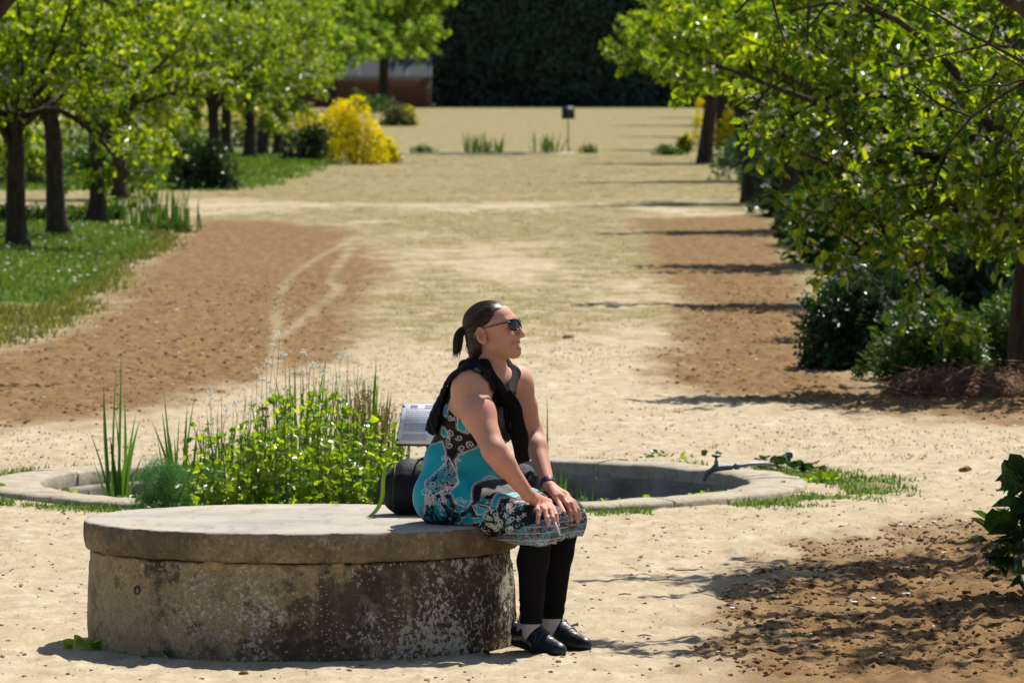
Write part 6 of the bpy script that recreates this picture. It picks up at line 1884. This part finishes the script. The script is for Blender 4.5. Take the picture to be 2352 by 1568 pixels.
for i in range(140):                                   # nape
    l0 = r.uniform(-.056, .056); y0 = r.uniform(-.03, .0)
    p0 = H(-.058 - .035 * math.sqrt(max(0, 1 - (l0 / .06) ** 2)) + r.normal(0, .003), l0 * 1.04, y0)
    p1 = H(-.062 - .034 * math.sqrt(max(0, 1 - (l0 / .06) ** 2)) + r.normal(0, .006), l0 * 1.05, -.055)
    p2 = H(-.075 - .012 * r.random(), l0 * .8 + r.normal(0, .004), -.088 - .016 * r.random())
    st.tube(spline([p0, p1, p2], 8), [.0012] * 7 + [.0004], 4, False, rnd=r.random() ** 2)
link("strands", mesh_np("strands", st.verts() - W0, np.concatenate(st.f4), M_HAIR, True, {"rnd": np.concatenate(st.a["rnd"])}), hair_o)
tail = MB()
tp0 = [P(1073, 750, 23.085), P(1061, 755, 23.085), P(1053, 772, 23.083), P(1050, 797, 23.08), P(1046, 822, 23.08)]
for i in range(300):
    o1 = r.normal(0, 1, 3); o1 /= np.linalg.norm(o1); sc = r.random() ** .5
    spread = [.005, .013, .019, .019, .016]
    end = r.uniform(.7, 1.03)
    sp_ = spline([q + o1 * sc * s_ * np.array([1, 1, .4]) for q, s_ in zip(tp0, spread)], 12)
    n_ = max(5, int(12 * min(1, end))); pts = sp_[:n_] + r.normal(0, .0007, (n_, 3))
    tail.tube(pts, np.concatenate([np.full(n_ - 2, .0009), [.0006, .0002]]), 4, False, rnd=r.random() ** 2)
link("ponytail", mesh_np("ponytail", tail.verts() - W0, np.concatenate(tail.f4), M_HAIR, True, {"rnd": np.concatenate(tail.a["rnd"])}), hair_o)
tie = MB().tube([P(1076, 749, 23.085), P(1069, 751.5, 23.085)], [.0085, .0085], 12)
link("hair_tie", mesh_np("hair_tie", tie.verts() - W0, np.concatenate(tie.f4), plain_mat("brown_tie", (.16, .09, .05), .7, .3)), hair_o)

# ---- sunglasses
M_FRAME = plain_mat("black_acetate", (.006, .006, .008), .18, .5, .2)
M_LENS = plain_mat("smoked_lens", (.010, .012, .008), .05, .6, .1)
M_GOLD = plain_mat("tortoise_tip", (.30, .17, .05), .3, .5, .3, 80)
gl = bpy.data.objects.new("sunglasses", None); COL.objects.link(gl); gl.parent = person; gl["label"] = "wraparound dark sunglasses"
for q in (-1, 1):
    lens_pts = []
    A = np.linspace(0, 2 * math.pi, 29)[:-1]
    rim = []
    for a in A:
        cx, cy = math.cos(a), math.sin(a)
        l0 = .0335 + .0255 * np.sign(cx) * abs(cx) ** .8; u0 = -.006 + (.0185 if cy > 0 else .0215) * np.sign(cy) * abs(cy) ** .85 + .006 * max(0, cx) * (cy > 0)
        f0 = .0985 - 5.2 * l0 * l0 - 4 * (u0 + .006) ** 2 - .002 * (l0 > .05)
        rim.append(H(f0, q * l0, u0))
    rim = np.array(rim); cen = rim.mean(0) + .003 * hf
    inner = cen + (rim - cen) * .55 + .0025 * hf
    back = .0025 * hf
    v = np.concatenate([rim, inner, [cen + .0005 * hf], rim - back, inner - back, [cen - back]])
    n = len(rim); F = []
    for i in range(n):
        j = (i + 1) % n; o2 = 2 * n + 1
        F += [[i, j, n + j, n + i], [o2 + j, o2 + i, o2 + n + i, o2 + n + j], [j, i, o2 + i, o2 + j]]
    F3 = []
    for i in range(n):
        j = (i + 1) % n; F3 += [[n + i, n + j, 2 * n], [2 * n + 1 + n + j, 2 * n + 1 + n + i, 4 * n + 1]]
    link("lens", mesh_np("lens", v - W0, [np.array(F), np.array(F3)], M_LENS), gl)
    fr = MB().tube(np.concatenate([rim, rim[:1]]), .0021, 6, False)
    link("rim", mesh_np("rim", fr.verts() - W0, np.concatenate(fr.f4), M_FRAME), gl)
    te = MB().tube([H(.086, q * .055, .004), H(.076, q * .064, .007), H(.058, q * .0685, .007), H(.03, q * .0725, .006), H(.0, q * .0755, .0045), H(-.016, q * .077, .004)], [.006, .0066, .0058, .0042, .0032, .0028], 8, flat=.45)
    link("temple", mesh_np("temple", te.verts() - W0, [np.concatenate(te.f4), np.concatenate(te.f3)], M_FRAME), gl)
    tg = MB().tube([H(-.012, q * .0778, .0035), H(-.030, q * .079, .004), H(-.046, q * .078, -.006), H(-.052, q * .076, -.022)], [.0024, .0024, .0022, .0016], 6)
    link("temple_tip", mesh_np("temple_tip", tg.verts() - W0, [np.concatenate(tg.f4), np.concatenate(tg.f3)], M_GOLD), gl)
br = MB().tube([H(.0975, -.010, .001), H(.0995, 0, .003), H(.0975, .010, .001)], .0028, 8)
link("bridge", mesh_np("bridge", br.verts() - W0, [np.concatenate(br.f4), np.concatenate(br.f3)], M_FRAME), gl)

# ---- purple wristband on the far wrist
ax = wri_l - fb; ax /= np.linalg.norm(ax)
wb = SDF(wri_l - .07, wri_l + .07, .0025)
c0 = wri_l - .020 * ax; wb.cone(c0 - .012 * ax, c0 + .012 * ax, .0285, .0275, 0)
X, Y, Z = wb.full()
t = (X - c0[0]) * ax[0] + (Y - c0[1]) * ax[1] + (Z - c0[2]) * ax[2]
wb.d = np.maximum(wb.d, (np.abs(t) - .0105).astype(np.float32))
person_part("wristband", wb.nets(1), plain_mat("purple_silicone", (.060, .010, .085), .45, .4, .1))

# ---- cigarette between the fingers
tip = hand_r[2][0][-1]
c1 = tip + R(.000, -.004, .010); c2 = P(1288, 1230, tip[1] - .012)
d_ = c2 - c1
mbg = MB().tube([R(0, 0, 0), d_ * .5, d_ * .94], .0033, 10)
cgo = mbg.build("cigarette", plain_mat("cigarette_paper", (.80, .79, .77), .7, .2, .03), None, loc=c1, label="thin white cigarette held between the fingers of her right hand", cat="cigarette")
ash = MB().tube([d_ * .938, d_ * 1.0], [.0033, .0027], 8)
ash.build("ash", plain_mat("ash", (.30, .29, .28), .9, .1, .3, 300), cgo)

# ================================================================ the bag on the well
M_BAG, nt, out = new_mat("black_nylon"); w = N(nt); c = w.coord()
w.bsdf(out, w.ramp(w.noise(c, 25, 4), [(.3, (.006, .006, .009)), (.7, (.015, .015, .021))]), .70, .25, w.bump(w.math('ADD', w.noise(c, 40, 3), w.noise(c, 14, 3)), .35, .010))
M_LIMES = plain_mat("lime_webbing", (.30, .46, .03), .7, .25, .15, 60, .3, 400)
B0 = np.array([P(1050, 1185, 23.44)[0], 23.47, BENCH_T])
bag = empty("travel_bag", B0, "black holdall with lime straps lying behind the woman on the well", "bag")
xl, xr_ = P(880, 1120, 23.44)[0] - B0[0], P(1236, 1120, 23.44)[0] - B0[0]
s = SDF((xl - .06, -.2, -.02), (xr_ + .06, .2, .26), .005)
Lb = xr_ - xl
s.cone(R(xl + .085, 0, .092), R(xr_ - .09, 0, .092), .092, .092, .01)
s.ell(R(xl + .065, 0, .092), (.062, .10, .090), None, .03); s.ell(R(xr_ - .06, 0, .09), (.062, .1, .088), None, .03)
s.cone(R(xl + .10, 0, .125), R(xr_ - .12, 0, .125), .066, .066, .03)
X, Y, Z = s.full()
s.d += (.014 * (fbm(X * 13 + 0 * Z, Y * 13 + 0 * Z, Z * 13 + 0 * X, 3, 88) - .5) + .004 * np.sin(X * 55 + 12 * Z) * smooth01(Z, .10, .16)).astype(np.float32)
s.d = np.maximum(s.d, (.003 - Z).astype(np.float32))
vv, ff = s.nets(1); body_b = link("bag_body", mesh_np("bag_body", vv, ff, M_BAG), bag)
# seam piping at the near end, carrying handles, lime strap ends
t = np.linspace(0, 2 * math.pi, 29)
MB().tube(np.stack([xl + .045 + .006 * np.cos(t), .094 * np.cos(t) + 0, np.maximum(.004, .095 + .090 * np.sin(t))], 1), .0045, 6, False).build("piping", plain_mat("grey_piping", (.035, .035, .04), .6, .3), bag)
def strap(pts, wid, th, mat, name="strap", side=(0, 1, 0)):
    pts = spline(pts, 22); sd = np.array(side, float); tn = np.gradient(pts, axis=0); tn /= np.linalg.norm(tn, axis=1)[:, None]
    sd = sd - tn * (tn @ sd)[:, None]; sd /= np.linalg.norm(sd, axis=1)[:, None]; nn = np.cross(tn, sd)
    V = np.concatenate([pts - sd * wid / 2 - nn * th / 2, pts + sd * wid / 2 - nn * th / 2, pts + sd * wid / 2 + nn * th / 2, pts - sd * wid / 2 + nn * th / 2]); n = len(pts); i = np.arange(n - 1)
    F = np.concatenate([np.stack([i + a * n, i + 1 + a * n, i + 1 + ((a + 1) % 4) * n, i + ((a + 1) % 4) * n], 1) for a in range(4)] + [np.array([[0, n, 2 * n, 3 * n], [n - 1, 4 * n - 1, 3 * n - 1, 2 * n - 1]])])
    return MB().add(V, F).build(name, mat, bag)
def L(px, py, D): return P(px, py, D) - B0
strap([L(905, 1063, 23.40), L(893, 1064, 23.37), L(884, 1080, 23.35), L(880, 1110, 23.345), L(878, 1140, 23.34), L(868, 1166, 23.335), L(852, 1183, 23.33), L(838, 1189, 23.32)], .017, .0022, M_LIMES, "lime_strap", (.85, -.5, 0.2))
strap([L(905, 1062, 23.44), L(893, 1066, 23.43), L(882, 1085, 23.42), L(876, 1112, 23.42)], .022, .003, M_BAG, "buckle_strap", (.6, -.8, 0))
MB().box(L(872, 1118, 23.41), (.020, .010, .050), np.array(Matrix.Rotation(.15, 3, 'Y'))).build("buckle", plain_mat("dark_plastic", (.02, .02, .022), .4, .4), bag, smooth=False)
strap([L(955, 1066, 23.42), L(968, 1053, 23.41), L(995, 1049, 23.41), L(1030, 1049, 23.41), L(1060, 1062, 23.42)], .022, .004, M_BAG, "handle", (0, 1, .2))
strap([L(960, 1064, 23.52), L(985, 1052, 23.53), L(1030, 1050, 23.53), L(1062, 1064, 23.52)], .022, .004, M_BAG, "handle", (0, 1, .2))
strap([L(962, 1074, 23.386), L(974, 1074, 23.383), L(990, 1075, 23.383), L(1012, 1076, 23.385)], .020, .004, M_LIMES, "lime_tab", (0, .4, .9))
strap([L(1180, 1070, 23.40), L(1215, 1052, 23.42), L(1240, 1030, 23.47), L(1248, 1022, 23.47), L(1251, 1045, 23.47), L(1244, 1075, 23.46)], .012, .003, M_BAG, "shoulder_strap", (.8, .5, .2))
